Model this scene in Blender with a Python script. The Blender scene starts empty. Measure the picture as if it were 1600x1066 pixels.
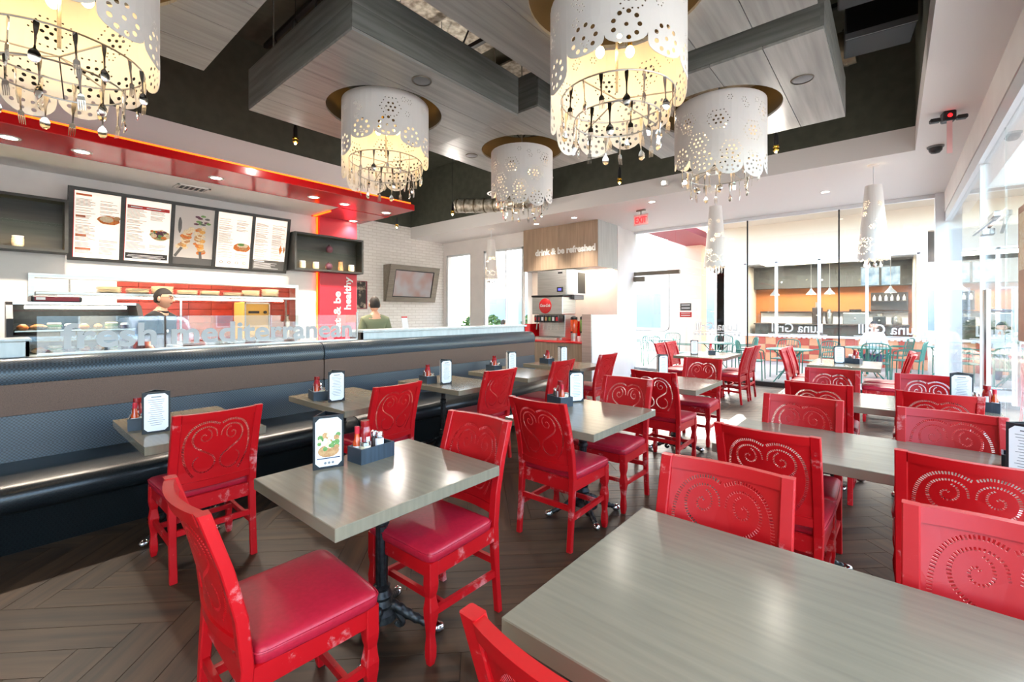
import bpy, bmesh, math, random
from mathutils import Vector, Matrix
from mathutils.geometry import delaunay_2d_cdt
RND = random.Random(11)
SC = bpy.context.scene
COL = SC.collection
PI = math.pi

# ------------------------------------------------------------------ camera
W, H, F = 1600.0, 1066.0, 698.0
YAW = math.atan((1395.0 - 800.0) / F)
cam = bpy.data.objects.new('camera', bpy.data.cameras.new('camera'))
COL.objects.link(cam)
cam.location = (0, 0, 1.5)
cam.rotation_euler = (PI / 2, 0, YAW)
cam.data.sensor_fit = 'HORIZONTAL'
cam.data.sensor_width = 36.0
cam.data.lens = 36.0 * F / W
cam.data.shift_y = -(H / 2 - 489.0) / W
cam.data.clip_start = 0.03
cam.data.clip_end = 300
SC.camera = cam
SC.view_settings.view_transform = 'Standard'
SC.view_settings.look = 'None'
SC.view_settings.gamma = 1.0
SC.view_settings.use_curve_mapping = False
SC.view_settings.exposure = 0.92
SC.cycles.max_bounces = 8
SC.cycles.diffuse_bounces = 4
SC.cycles.glossy_bounces = 4
SC.cycles.transparent_max_bounces = 24
SC.cycles.caustics_reflective = False
SC.cycles.caustics_refractive = False
SC.cycles.sample_clamp_indirect = 6.0

# ------------------------------------------------------------------ sky and sun
world = bpy.data.worlds.new('world')
SC.world = world
world.use_nodes = True
wn = world.node_tree
sky = wn.nodes.new('ShaderNodeTexSky')
sky.sky_type = 'NISHITA'
sky.sun_disc = False
sky.sun_elevation = math.radians(35)
sky.sun_rotation = math.radians(-10)
sky.air_density = 1.0
sky.dust_density = 2.5
mixw = wn.nodes.new('ShaderNodeMix')
mixw.data_type = 'RGBA'
mixw.inputs[0].default_value = 0.45
mixw.inputs[7].default_value = (0.42, 0.43, 0.45, 1)
wn.links.new(sky.outputs[0], mixw.inputs[6])
wn.links.new(mixw.outputs[2], wn.nodes['Background'].inputs[0])
wn.nodes['Background'].inputs[1].default_value = 2.3
sun = bpy.data.objects.new('sun', bpy.data.lights.new('sun', 'SUN'))
COL.objects.link(sun)
sun.data.energy = 4.0
sun.data.angle = math.radians(0.7)
sun.data.color = (1, 0.95, 0.86)
sun.rotation_euler = Vector((0.28, -0.84, -0.56)).to_track_quat('-Z', 'Y').to_euler()

# ------------------------------------------------------------------ material helpers
def lin(r, g, b):
    f = lambda c: (c / 255 / 12.92) if c / 255 <= 0.04045 else ((c / 255 + 0.055) / 1.055) ** 2.4
    return (f(r), f(g), f(b), 1)

MATS = {}
def M(name, col, rough=0.5, metal=0.0, col2=None, scale=(5, 5, 5), detail=4.0, fac=(0.35, 0.65), bump=0.0, bscale=None,
      emit=None, estr=0.0, coat=0.0, spec=0.5, rand=0.0, tex='noise', sheen=0.0, trans=0.0, alpha=None, coatr=0.1):
    m = bpy.data.materials.new(name)
    m.use_nodes = True
    nt = m.node_tree
    b = nt.nodes['Principled BSDF']
    N, L = nt.nodes.new, nt.links.new
    c = lin(*col)
    b.inputs['Base Color'].default_value = c
    b.inputs['Roughness'].default_value = rough
    b.inputs['Metallic'].default_value = metal
    b.inputs['Specular IOR Level'].default_value = spec
    b.inputs['Coat Weight'].default_value = coat
    b.inputs['Coat Roughness'].default_value = coatr
    b.inputs['Sheen Weight'].default_value = sheen
    b.inputs['Transmission Weight'].default_value = trans
    if alpha is not None:
        b.inputs['Alpha'].default_value = alpha
    out = None
    if col2 is not None or bump:
        tc = N('ShaderNodeTexCoord'); mp = N('ShaderNodeMapping')
        mp.inputs['Scale'].default_value = scale
        L(tc.outputs['Object'], mp.inputs[0])
        if tex == 'noise':
            t = N('ShaderNodeTexNoise'); t.inputs['Scale'].default_value = 1.0; t.inputs['Detail'].default_value = detail
            to = t.outputs['Fac']
        elif tex == 'voronoi':
            t = N('ShaderNodeTexVoronoi'); t.inputs['Scale'].default_value = 1.0; to = t.outputs['Distance']
        elif tex == 'wave':
            t = N('ShaderNodeTexWave'); t.inputs['Scale'].default_value = 1.0; t.inputs['Distortion'].default_value = 6.0
            t.inputs['Detail'].default_value = 3.0; to = t.outputs['Fac']
        elif tex == 'weave':
            t = N('ShaderNodeTexChecker'); t.inputs['Scale'].default_value = 1.0; to = t.outputs['Fac']
        L(mp.outputs[0], t.inputs[0])
        if rand:
            oi0 = N('ShaderNodeObjectInfo'); va = N('ShaderNodeVectorMath'); va.operation = 'ADD'
            sc0 = N('ShaderNodeMath'); sc0.operation = 'MULTIPLY'; sc0.inputs[1].default_value = 37.0
            L(oi0.outputs['Random'], sc0.inputs[0])
            L(mp.outputs[0], va.inputs[0]); L(sc0.outputs[0], va.inputs[1]); L(va.outputs[0], t.inputs[0])
        if col2 is not None:
            r = N('ShaderNodeValToRGB')
            r.color_ramp.elements[0].position = fac[0]; r.color_ramp.elements[0].color = c
            r.color_ramp.elements[1].position = fac[1]; r.color_ramp.elements[1].color = lin(*col2)
            L(to, r.inputs[0]); out = r.outputs[0]
        if bump:
            bp = N('ShaderNodeBump'); bp.inputs['Strength'].default_value = min(1.0, bump); bp.inputs['Distance'].default_value = 0.004 * max(1, bump)
            L(to, bp.inputs['Height']); L(bp.outputs[0], b.inputs['Normal'])
    if rand:
        oi = N('ShaderNodeObjectInfo'); mr = N('ShaderNodeMapRange')
        mr.inputs['To Min'].default_value = 1 - rand; mr.inputs['To Max'].default_value = 1 + rand
        L(oi.outputs['Random'], mr.inputs[0])
        mx = N('ShaderNodeVectorMath'); mx.operation = 'SCALE'
        if out is None:
            mx.inputs[0].default_value = c[:3]
        else:
            L(out, mx.inputs[0])
        L(mr.outputs[0], mx.inputs['Scale']); out = mx.outputs[0]
    if out is not None:
        L(out, b.inputs['Base Color'])
    if emit is not None:
        b.inputs['Emission Color'].default_value = lin(*emit)
        b.inputs['Emission Strength'].default_value = estr
        if out is not None and emit == col:
            L(out, b.inputs['Emission Color'])
    MATS[name] = m
    return m

def glass_mat(name, tint=(0.96, 0.985, 0.98), ior=1.45, rough=0.0, extra=0.0):
    m = bpy.data.materials.new(name); m.use_nodes = True
    nt = m.node_tree; nt.nodes.remove(nt.nodes['Principled BSDF'])
    N, L = nt.nodes.new, nt.links.new
    tr = N('ShaderNodeBsdfTransparent'); tr.inputs[0].default_value = (*tint, 1)
    gl = N('ShaderNodeBsdfGlossy'); gl.inputs['Roughness'].default_value = rough; gl.inputs[0].default_value = (1, 1, 1, 1)
    fr = N('ShaderNodeLayerWeight'); fr.inputs[0].default_value = 0.5
    pw = N('ShaderNodeMath'); pw.operation = 'POWER'; pw.inputs[1].default_value = 5.0
    ml = N('ShaderNodeMath'); ml.operation = 'MULTIPLY'; ml.inputs[1].default_value = 0.9
    r0 = ((ior - 1) / (ior + 1)) ** 2
    ad = N('ShaderNodeMath'); ad.operation = 'ADD'; ad.inputs[1].default_value = extra + r0; ad.use_clamp = True
    L(fr.outputs['Facing'], pw.inputs[0]); L(pw.outputs[0], ml.inputs[0]); L(ml.outputs[0], ad.inputs[0])
    mx = N('ShaderNodeMixShader'); L(ad.outputs[0], mx.inputs[0]); L(tr.outputs[0], mx.inputs[1]); L(gl.outputs[0], mx.inputs[2])
    L(mx.outputs[0], nt.nodes['Material Output'].inputs[0])
    MATS[name] = m
    return m

# ------------------------------------------------------------------ mesh helpers
class MB:
    def __init__(s):
        s.v = []; s.f = []
    def add(s, vs, fs):
        o = len(s.v); s.v += [tuple(p) for p in vs]; s.f += [tuple(i + o for i in f) for f in fs]; return s
    def bb(s, x0, x1, y0, y1, z0, z1):
        return s.add([(x0, y0, z0), (x1, y0, z0), (x1, y1, z0), (x0, y1, z0), (x0, y0, z1), (x1, y0, z1), (x1, y1, z1), (x0, y1, z1)],
                     [(0, 3, 2, 1), (4, 5, 6, 7), (0, 1, 5, 4), (1, 2, 6, 5), (2, 3, 7, 6), (3, 0, 4, 7)])
    def rb(s, x0, x1, y0, y1, z0, z1, r=0.01, seg=1):
        """box with bevelled edges"""
        bm = bmesh.new(); bmesh.ops.create_cube(bm, size=1)
        for v in bm.verts:
            v.co = (x0 + (v.co.x + .5) * (x1 - x0), y0 + (v.co.y + .5) * (y1 - y0), z0 + (v.co.z + .5) * (z1 - z0))
        bmesh.ops.bevel(bm, geom=list(bm.edges), offset=r, segments=seg, profile=0.5, affect='EDGES')
        bm.verts.index_update()
        s.add([v.co[:] for v in bm.verts], [[v.index for v in f.verts] for f in bm.faces]); bm.free(); return s
    def loft(s, rings, caps=True, closed=False):
        n = len(rings[0]); vs = [p for r in rings for p in r]; fs = []
        m = len(rings)
        for i in range(m if closed else m - 1):
            a = i * n; b = ((i + 1) % m) * n
            for j in range(n):
                k = (j + 1) % n
                fs.append((a + j, a + k, b + k, b + j))
        if caps and not closed:
            fs.append(tuple(reversed(range(n)))); fs.append(tuple((m - 1) * n + j for j in range(n)))
        return s.add(vs, fs)
    def tube(s, pts, r, n=8, closed=False, caps=True):
        pts = [Vector(p) for p in pts]; rs = r if isinstance(r, (list, tuple)) else [r] * len(pts); rings = []
        up = None
        m = len(pts)
        for i, p in enumerate(pts):
            if closed:
                t = (pts[(i + 1) % m] - pts[i - 1]).normalized()
            else:
                t = (pts[min(i + 1, m - 1)] - pts[max(i - 1, 0)]).normalized()
            if up is None:
                up = t.orthogonal().normalized()
            else:
                up = (up - t * up.dot(t))
                up = up.normalized() if up.length > 1e-6 else t.orthogonal().normalized()
            sd = t.cross(up)
            rings.append([p + (up * math.cos(a) + sd * math.sin(a)) * rs[i] for a in [2 * PI * k / n for k in range(n)]])
        return s.loft(rings, caps, closed)
    def bar(s, a, b, w, h, up=(0, 0, 1)):
        a, b = Vector(a), Vector(b); t = (b - a).normalized(); u = Vector(up); u = (u - t * u.dot(t)).normalized(); sd = t.cross(u)
        q = [(sd * x * w / 2 + u * y * h / 2) for x, y in ((-1, -1), (1, -1), (1, 1), (-1, 1))]
        return s.loft([[a + k for k in q], [b + k for k in q]])
    def lathe(s, prof, n=20, c=(0, 0, 0), caps=True, axis='z'):
        rings = []
        for r, z in prof:
            ring = []
            for k in range(n):
                a = 2 * PI * k / n
                p = (r * math.cos(a), r * math.sin(a), z)
                if axis == 'x':
                    p = (p[2], p[0], p[1])
                elif axis == 'y':
                    p = (p[1], p[2], p[0])
                ring.append((p[0] + c[0], p[1] + c[1], p[2] + c[2]))
            rings.append(ring)
        return s.loft(rings, caps)
    def cyl(s, c, r, z0, z1, n=16, axis='z'):
        return s.lathe([(r, z0), (r, z1)], n, c, True, axis)
    def sph(s, c, rx, ry=None, rz=None, n=12, m=8):
        ry = ry or rx; rz = rz or rx
        rings = []
        for i in range(1, m):
            ph = PI * i / m - PI / 2
            rings.append([(c[0] + rx * math.cos(ph) * math.cos(2 * PI * k / n), c[1] + ry * math.cos(ph) * math.sin(2 * PI * k / n), c[2] + rz * math.sin(ph)) for k in range(n)])
        o = len(s.v)
        s.loft(rings, caps=False)
        b = len(s.v); s.v += [(c[0], c[1], c[2] - rz), (c[0], c[1], c[2] + rz)]
        for k in range(n):
            s.f.append((o + (k + 1) % n, o + k, b)); s.f.append((o + (m - 2) * n + k, o + (m - 2) * n + (k + 1) % n, b + 1))
        return s
    def prism(s, poly, h0, h1, fn):
        """poly 2D extruded h0..h1, fn(u,v,h)->3D"""
        n = len(poly)
        return s.add([fn(u, v, h0) for u, v in poly] + [fn(u, v, h1) for u, v in poly],
                     [tuple(reversed(range(n))), tuple(range(n, 2 * n))] + [(i, (i + 1) % n, n + (i + 1) % n, n + i) for i in range(n)])
    def quad(s, a, b, c, d):
        return s.add([a, b, c, d], [(0, 1, 2, 3)])
    def xf(s, mat):
        s.v = [tuple(mat @ Vector(p)) for p in s.v]; return s
    def mesh(s, name, smooth=False, autos=None):
        me = bpy.data.meshes.new(name); me.from_pydata(s.v, [], s.f)
        bm = bmesh.new(); bm.from_mesh(me); bmesh.ops.recalc_face_normals(bm, faces=bm.faces); bm.to_mesh(me); bm.free()
        if smooth:
            me.polygons.foreach_set('use_smooth', [True] * len(me.polygons))
            me.set_sharp_from_angle(angle=math.radians(autos or 40))
        me.update()
        return me

def tag(o, label=None, cat=None, group=None, kind=None):
    if label: o['label'] = label
    if cat: o['category'] = cat
    if group: o['group'] = group
    if kind: o['kind'] = kind
    return o

def ob(name, mb, mat, parent=None, loc=None, rot=None, smooth=False, label=None, cat=None, group=None, kind=None, autos=None):
    me = mb.mesh(name, smooth, autos) if isinstance(mb, MB) else mb
    o = bpy.data.objects.new(name, me)
    mat = MATS[mat] if isinstance(mat, str) else mat
    if mat is not None and not me.materials:
        me.materials.append(mat)
    COL.objects.link(o)
    if parent is not None: o.parent = parent
    if loc is not None: o.location = loc
    if rot is not None: o.rotation_euler = rot if isinstance(rot, (tuple, list)) else (0, 0, rot)
    return tag(o, label, cat, group, kind)

def thing(name, label, cat, loc=(0, 0, 0), rot=0, group=None, kind=None):
    o = bpy.data.objects.new(name, None); COL.objects.link(o)
    o.empty_display_size = 0.1
    o.location = loc; o.rotation_euler = rot if isinstance(rot, (tuple, list)) else (0, 0, rot)
    return tag(o, label, cat, group, kind)

def copy_tree(o, loc=None, rot=None, label=None, group=None, parent=None):
    c = o.copy(); COL.objects.link(c)
    if parent is not None: c.parent = parent
    for ch in CHILD(o):
        copy_tree(ch, parent=c)
    if loc is not None: c.location = loc
    if rot is not None: c.rotation_euler = rot if isinstance(rot, (tuple, list)) else (0, 0, rot)
    if label: c['label'] = label
    if group: c['group'] = group
    return c
def CHILD(o):
    return [c for c in o.children]

def catmull(P, n=8, closed=False):
    P = [Vector(p) for p in P]; out = []; m = len(P)
    for i in range(m if closed else m - 1):
        g = (lambda k: P[k % m]) if closed else (lambda k: P[max(0, min(m - 1, k))])
        p0, p1, p2, p3 = g(i - 1), g(i), g(i + 1), g(i + 2)
        for k in range(n):
            t = k / n
            out.append(0.5 * ((2 * p1) + (p2 - p0) * t + (2 * p0 - 5 * p1 + 4 * p2 - p3) * t * t + (3 * p1 - p0 - 3 * p2 + p3) * t ** 3))
    if not closed: out.append(P[-1])
    return out

def perforate(outer, holes, extra=()):
    """2D triangulation of outer polygon minus holes; returns verts, tris"""
    vs = []; faces = []
    for poly in [outer] + list(holes):
        o = len(vs); vs += [Vector((p[0], p[1])) for p in poly]; faces.append(list(range(o, o + len(poly))))
    vs += [Vector((p[0], p[1])) for p in extra]
    r = delaunay_2d_cdt(vs, [], faces, 0, 1e-6)
    tris = [t for t, og in zip(r[2], r[5]) if og and 0 in og and all(k == 0 for k in og)]
    use = {}
    for t in tris:
        for i in t: use.setdefault(i, len(use))
    vv = [None] * len(use)
    for i, k in use.items(): vv[k] = (r[0][i].x, r[0][i].y)
    return vv, [tuple(use[i] for i in t) for t in tris]

def sheet(mb, v2, tris, fn, t):
    """wrap a 2D triangulation with fn(u,v,h), thickness t"""
    n = len(v2); o = len(mb.v)
    mb.v += [tuple(fn(u, v, 0)) for u, v in v2] + [tuple(fn(u, v, t)) for u, v in v2]
    cnt = {}
    for a, b, c in tris:
        mb.f.append((o + a, o + c, o + b)); mb.f.append((o + n + a, o + n + b, o + n + c))
        for e in ((a, b), (b, c), (c, a)):
            k = (min(e), max(e)); cnt[k] = None if k in cnt else e
    for k, e in cnt.items():
        if e is not None:
            mb.f.append((o + e[0], o + e[1], o + n + e[1], o + n + e[0]))
    return mb

def circ(cx, cy, r, n=10, ry=None):
    return [(cx + r * math.cos(2 * PI * k / n), cy + (ry or r) * math.sin(2 * PI * k / n)) for k in range(n)]

def text_mesh(txt, size, depth=0.003, bold=0.0, shear=0.0, align='LEFT', spacing=1.0):
    cu = bpy.data.curves.new('lettering', 'FONT'); cu.body = txt; cu.size = size; cu.extrude = depth; cu.offset = bold; cu.shear = shear
    cu.align_x = align; cu.space_character = spacing; cu.resolution_u = 4
    o = bpy.data.objects.new('lettering', cu); COL.objects.link(o)
    dg = bpy.context.evaluated_depsgraph_get()
    me = bpy.data.meshes.new_from_object(o.evaluated_get(dg))
    bpy.data.objects.remove(o); bpy.data.curves.remove(cu)
    me.materials.clear()
    return me

def text(name, txt, size, mat, parent, loc, rot, depth=0.003, bold=0.0, width=None, shear=0.0, align='LEFT', mirror=False, spacing=1.0):
    me = text_mesh(txt, size, depth, bold, shear, align, spacing)
    xs = [v.co.x for v in me.vertices]; w0 = max(xs) - min(xs)
    s = (width / w0) if width else 1.0
    me.transform(Matrix.Diagonal((s * (-1 if mirror else 1), 1, 1, 1)))
    if mirror: me.flip_normals()
    return ob(name, me, mat, parent, loc, rot)

def add_light(name, kind, loc, energy, color=(1, 1, 1), rot=None, parent=None, **kw):
    l = bpy.data.lights.new(name, kind); l.energy = energy; l.color = color
    for k, v in kw.items(): setattr(l, k, v)
    o = bpy.data.objects.new(name, l); COL.objects.link(o); o.location = loc
    if rot: o.rotation_euler = rot
    if parent: o.parent = parent
    return o

# ------------------------------------------------------------------ materials
M('white_paint', (238, 232, 228), 0.6, col2=(232, 226, 222), scale=(3, 3, 3))
M('ceiling_white', (240, 236, 233), 0.7)
M('black_paint', (74, 76, 65), 0.9, col2=(82, 84, 72), scale=(8, 8, 8))
M('plank_wood', (80, 58, 39), 0.46, col2=(39, 28, 19), scale=(22, 1.6, 4), rand=0.22, bump=0.12, detail=7, fac=(0.3, 0.7))
M('joint_dark', (40, 34, 29), 0.8)
M('cloud_wood', (168, 167, 162), 0.38, col2=(140, 139, 134), scale=(26, 1.2, 26), detail=6, rand=0.06, bump=0.06, fac=(0.3, 0.7))
M('cloud_edge', (134, 136, 131), 0.5, col2=(110, 112, 107), scale=(2, 2, 30), detail=6, rand=0.06)
M('dark_recess', (88, 72, 44), 0.7)
M('red_gloss', (214, 14, 22), 0.22, coat=0.4)
M('red_panel', (206, 32, 52), 0.4)
M('red_wood', (184, 10, 18), 0.42, col2=(180, 10, 16), scale=(6, 6, 3), coat=0.0, spec=0.4, detail=5, bump=0.03)
M('red_vinyl', (184, 28, 50), 0.42, col2=(174, 24, 44), scale=(60, 60, 60), bump=0.08)
M('table_wood', (138, 127, 106), 0.2, col2=(125, 115, 96), scale=(3, 42, 3), detail=7, bump=0.03, rand=0.03, fac=(0.28, 0.72))
M('cast_iron', (38, 38, 38), 0.38, metal=0.6, col2=(62, 62, 62), scale=(40, 40, 40), bump=0.2)
M('chrome', (215, 215, 215), 0.12, metal=1.0)
M('steel', (190, 190, 188), 0.3, metal=1.0, col2=(172, 172, 170), scale=(2, 2, 60))
M('steel_cutlery', (225, 222, 216), 0.12, metal=1.0)
M('brass', (206, 164, 70), 0.25, metal=1.0)
M('vinyl_sky_sheen', (62, 78, 90), 0.32, col2=(30, 40, 48), scale=(90, 90, 90), tex='weave', bump=0.6, spec=0.6)  # lighter and bluer base colour carries the sky's reflection on the vinyl
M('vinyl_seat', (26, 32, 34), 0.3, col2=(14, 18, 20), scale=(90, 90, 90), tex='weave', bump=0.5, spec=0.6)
M('vinyl_band', (116, 90, 76), 0.65, col2=(96, 74, 62), scale=(220, 220, 220), bump=0.2)
M('counter_top', (214, 222, 224), 0.25, col2=(200, 210, 212), scale=(3, 20, 3))
M('alu', (226, 229, 232), 0.35, metal=0.35)
M('alu_dark', (120, 112, 100), 0.4, metal=0.6)
M('shade_white', (240, 236, 232), 0.5)
M('black_box_sheen', (40, 52, 62), 0.45, col2=(54, 68, 80), scale=(4, 60, 4))  # black caddy wood, with the blue of a reflection mixed into its colour
M('leather_black', (24, 30, 34), 0.45)
M('paper', (240, 240, 240), 0.6)
M('ketchup', (150, 16, 20), 0.2, coat=0.5)
M('hot_sauce', (206, 70, 14), 0.12, coat=0.6)
M('label_white', (236, 234, 230), 0.5)
M('pepper', (58, 46, 40), 0.4)
M('salt', (240, 240, 238), 0.4)
M('black_frame', (46, 45, 42), 0.45, col2=(54, 53, 50), scale=(40, 3, 40))
M('dark_shelf', (52, 53, 50), 0.5, col2=(42, 44, 42), scale=(30, 2, 30))
M('orange_neon', (255, 120, 30), 0.5, emit=(255, 84, 14), estr=2.2)
M('amber_glow', (255, 190, 70), 0.5, emit=(255, 170, 50), estr=2.2)
M('lamp_emit', (255, 250, 240), 0.5, emit=(255, 244, 225), estr=14.0)
M('bulb_emit', (255, 220, 150), 0.5, emit=(255, 205, 120), estr=25.0)
M('tile_red', (136, 44, 32), 0.25, col2=(114, 35, 25), scale=(6, 6, 6), rand=0.14)
M('grout', (104, 60, 48), 0.8)
M('plate', (240, 228, 206), 0.3)
M('kitchen_yellow', (190, 150, 70), 0.45)
M('foil', (196, 190, 176), 0.4, metal=0.5, col2=(128, 120, 104), scale=(14, 14, 14), bump=1.0)
M('duct', (140, 128, 106), 0.38, metal=0.85, col2=(96, 86, 66), scale=(3, 14, 3), bump=0.6)
M('exit_red', (255, 40, 40), 0.4, emit=(255, 20, 24), estr=3.0)
M('exit_clear', (240, 190, 190), 0.4)
M('kiosk_wood', (168, 142, 118), 0.5, col2=(148, 124, 102), scale=(30, 30, 1.5), detail=6, rand=0.06)
M('kiosk_side', (196, 198, 194), 0.5, col2=(182, 184, 180), scale=(20, 20, 1.5))
M('taupe_frame', (138, 130, 118), 0.45, col2=(124, 116, 104), scale=(30, 3, 30))
M('black_plastic', (24, 24, 26), 0.4)
M('grey_plastic', (120, 122, 124), 0.5)
M('skin', (214, 160, 132), 0.5)
M('hair_dark', (34, 26, 22), 0.7, col2=(22, 17, 14), scale=(80, 80, 80), bump=0.5)
M('cloth_black', (26, 26, 28), 0.85)
M('cloth_olive', (120, 124, 96), 0.85)
M('cloth_white', (232, 232, 230), 0.85)
M('cloth_blue', (96, 116, 150), 0.85)
M('cloth_denim', (52, 62, 88), 0.85)
M('green_metal', (24, 106, 88), 0.4, metal=0.1, coat=0.2)
M('patio', (186, 170, 156), 0.8, col2=(176, 160, 147), scale=(2, 2, 2))
M('asphalt', (150, 148, 146), 0.9)
M('stucco', (204, 190, 172), 0.8)
M('stucco_pink', (206, 172, 152), 0.8)
M('maroon', (128, 34, 48), 0.6)
M('tile_terracotta', (176, 78, 60), 0.4, rand=0.06)
M('tile_peach', (214, 146, 104), 0.4, rand=0.05)
M('cafe_orange', (190, 112, 52), 0.7, col2=(178, 102, 46), scale=(2, 2, 2))
M('cafe_dark', (70, 70, 68), 0.8)
M('leaf_green', (72, 112, 44), 0.6, col2=(48, 84, 32), scale=(6, 6, 6), rand=0.1)
M('bark', (206, 190, 170), 0.9, col2=(160, 142, 122), scale=(12, 12, 30), bump=1.0)
glass_mat('glass')
glass_mat('glass_green', (0.86, 0.95, 0.92))
glass_mat('glass_side', (0.92, 0.97, 0.96))
glass_mat('glass_screen', (0.94, 0.97, 0.97), 1.5, 0.0, 0.05)

def worn_red():
    """red lacquer rubbed through to a pale ground in patches"""
    m = M('red_worn', (206, 16, 24), 0.42, coat=0.0, spec=0.4)
    nt = m.node_tree; N, L = nt.nodes.new, nt.links.new; b = nt.nodes['Principled BSDF']
    tc = N('ShaderNodeTexCoord'); oi = N('ShaderNodeObjectInfo'); ad = N('ShaderNodeVectorMath'); ad.operation = 'ADD'
    ml = N('ShaderNodeMath'); ml.operation = 'MULTIPLY'; ml.inputs[1].default_value = 23.0
    L(oi.outputs['Random'], ml.inputs[0]); L(tc.outputs['Object'], ad.inputs[0]); L(ml.outputs[0], ad.inputs[1])
    n1 = N('ShaderNodeTexNoise'); n1.inputs['Scale'].default_value = 7.0; n1.inputs['Detail'].default_value = 8.0; n1.inputs['Roughness'].default_value = 0.72
    L(ad.outputs[0], n1.inputs[0])
    r = N('ShaderNodeValToRGB'); r.color_ramp.elements[0].position = 0.57; r.color_ramp.elements[1].position = 0.74
    r.color_ramp.elements[0].color = lin(186, 12, 20); r.color_ramp.elements[1].color = lin(232, 170, 164)
    L(n1.outputs['Fac'], r.inputs[0]); L(r.outputs[0], b.inputs['Base Color'])
worn_red()

def brick_mat():
    m = M('white_brick', (240, 236, 230), 0.6)
    nt = m.node_tree; N, L = nt.nodes.new, nt.links.new; b = nt.nodes['Principled BSDF']
    tc = N('ShaderNodeTexCoord'); mp = N('ShaderNodeMapping'); mp.inputs['Rotation'].default_value = (0, 0, 0)
    sx = N('ShaderNodeSeparateXYZ'); cb = N('ShaderNodeCombineXYZ')
    L(tc.outputs['Object'], sx.inputs[0]); L(sx.outputs['Y'], cb.inputs['X']); L(sx.outputs['Z'], cb.inputs['Y'])
    t = N('ShaderNodeTexBrick'); t.inputs['Scale'].default_value = 1.0
    t.inputs['Brick Width'].default_value = 0.24; t.inputs['Row Height'].default_value = 0.075; t.inputs['Mortar Size'].default_value = 0.008
    t.inputs['Color1'].default_value = lin(244, 240, 234); t.inputs['Color2'].default_value = lin(236, 231, 225); t.inputs['Mortar'].default_value = lin(222, 216, 208)
    L(cb.outputs[0], t.inputs[0]); L(t.outputs['Color'], b.inputs['Base Color'])
    bp = N('ShaderNodeBump'); bp.invert = True; bp.inputs['Strength'].default_value = 0.5; bp.inputs['Distance'].default_value = 0.01
    L(t.outputs['Fac'], bp.inputs['Height']); L(bp.outputs[0], b.inputs['Normal'])
brick_mat()
# ================================================================== SETTING
FAR, RX, SOF = 10.38, 0.66, 3.5
S = 'structure'
# ---- floor: herringbone planks on a dark bed
floor = ob('floor', MB().bb(-10.05, RX + .08, -4.2, FAR + .1, -0.12, -0.006), 'joint_dark', label='dark brown herringbone plank floor of the dining room', kind=S)
PW, PL = 0.155, 0.93
plank_full = MB().bb(-PL / 2 + .0015, PL / 2 - .0015, -PW / 2 + .0015, PW / 2 - .0015, -0.012, 0.0)
pm = plank_full
pm.v = [(y, x, z) for x, y, z in pm.v]           # long axis along local y (grain direction)
plank_me = pm.mesh('plank'); plank_me.materials.append(MATS['plank_wood'])
def clip(poly, x0, x1, y0, y1):
    for ax, v, sg in ((0, x0, 1), (0, x1, -1), (1, y0, 1), (1, y1, -1)):
        out = []
        for i in range(len(poly)):
            a, b = poly[i - 1], poly[i]
            da, db = (a[ax] - v) * sg, (b[ax] - v) * sg
            if da >= 0: out.append(a)
            if (da >= 0) != (db >= 0):
                t = da / (da - db); out.append((a[0] + (b[0] - a[0]) * t, a[1] + (b[1] - a[1]) * t))
        poly = out
        if not poly: return []
    return poly
c45 = math.sqrt(.5)
FX0, FX1, FY0, FY1 = -4.35, RX, -0.9, FAR
cands = []
for i in range(-140, 140):
    for j in range(-20, 21):
        ox, oy = i * PW + j * PL, i * PW - j * PL
        for (x0, x1, y0, y1, ang) in ((ox, ox + PL, oy, oy + PW, -PI / 2), (ox + PL, ox + PL + PW, oy + PW - PL, oy + PW, 0.0)):
            cx, cy = (x0 + x1) / 2, (y0 + y1) / 2
            wx, wy = (cx - cy) * c45 - 2, (cx + cy) * c45 + 3
            if FX0 - .5 < wx < FX1 + .5 and FY0 - .5 < wy < FY1 + .5:
                cands.append((wx, wy, ang + PI / 4))
cands.sort(key=lambda p: p[0] ** 2 + p[1] ** 2)
rest = MB(); n_pl = 0
for wx, wy, a in cands:
    ca, sa = math.cos(a), math.sin(a)
    co = [(wx + ca * u - sa * v, wy + sa * u + ca * v) for u, v in ((-PW / 2 + .0015, -PL / 2 + .0015), (PW / 2 - .0015, -PL / 2 + .0015), (PW / 2 - .0015, PL / 2 - .0015), (-PW / 2 + .0015, PL / 2 - .0015))]
    cl = clip(co, FX0, FX1, FY0, FY1)
    if len(cl) < 3: continue
    whole = all(FX0 <= x <= FX1 and FY0 <= y <= FY1 for x, y in co)
    seen = (wx * -math.sin(YAW) + wy * math.cos(YAW)) > 0.5 and wy > -.7
    if seen and n_pl < 300:
        if whole:
            ob('plank', plank_me, None, floor, (wx, wy, RND.uniform(-.0006, 0)), a)
        else:
            loc = [((x - wx) * ca + (y - wy) * sa, -(x - wx) * sa + (y - wy) * ca) for x, y in cl]
            ob('plank', MB().prism(loc, -.012, 0, lambda u, v, h: (u, v, h)), 'plank_wood', floor, (wx, wy, 0), a)
        n_pl += 1
    else:
        rest.prism(cl, -.012, 0, lambda u, v, h: (u, v, h))
ob('planks', rest, 'plank_wood', floor, kind='stuff')

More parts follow.
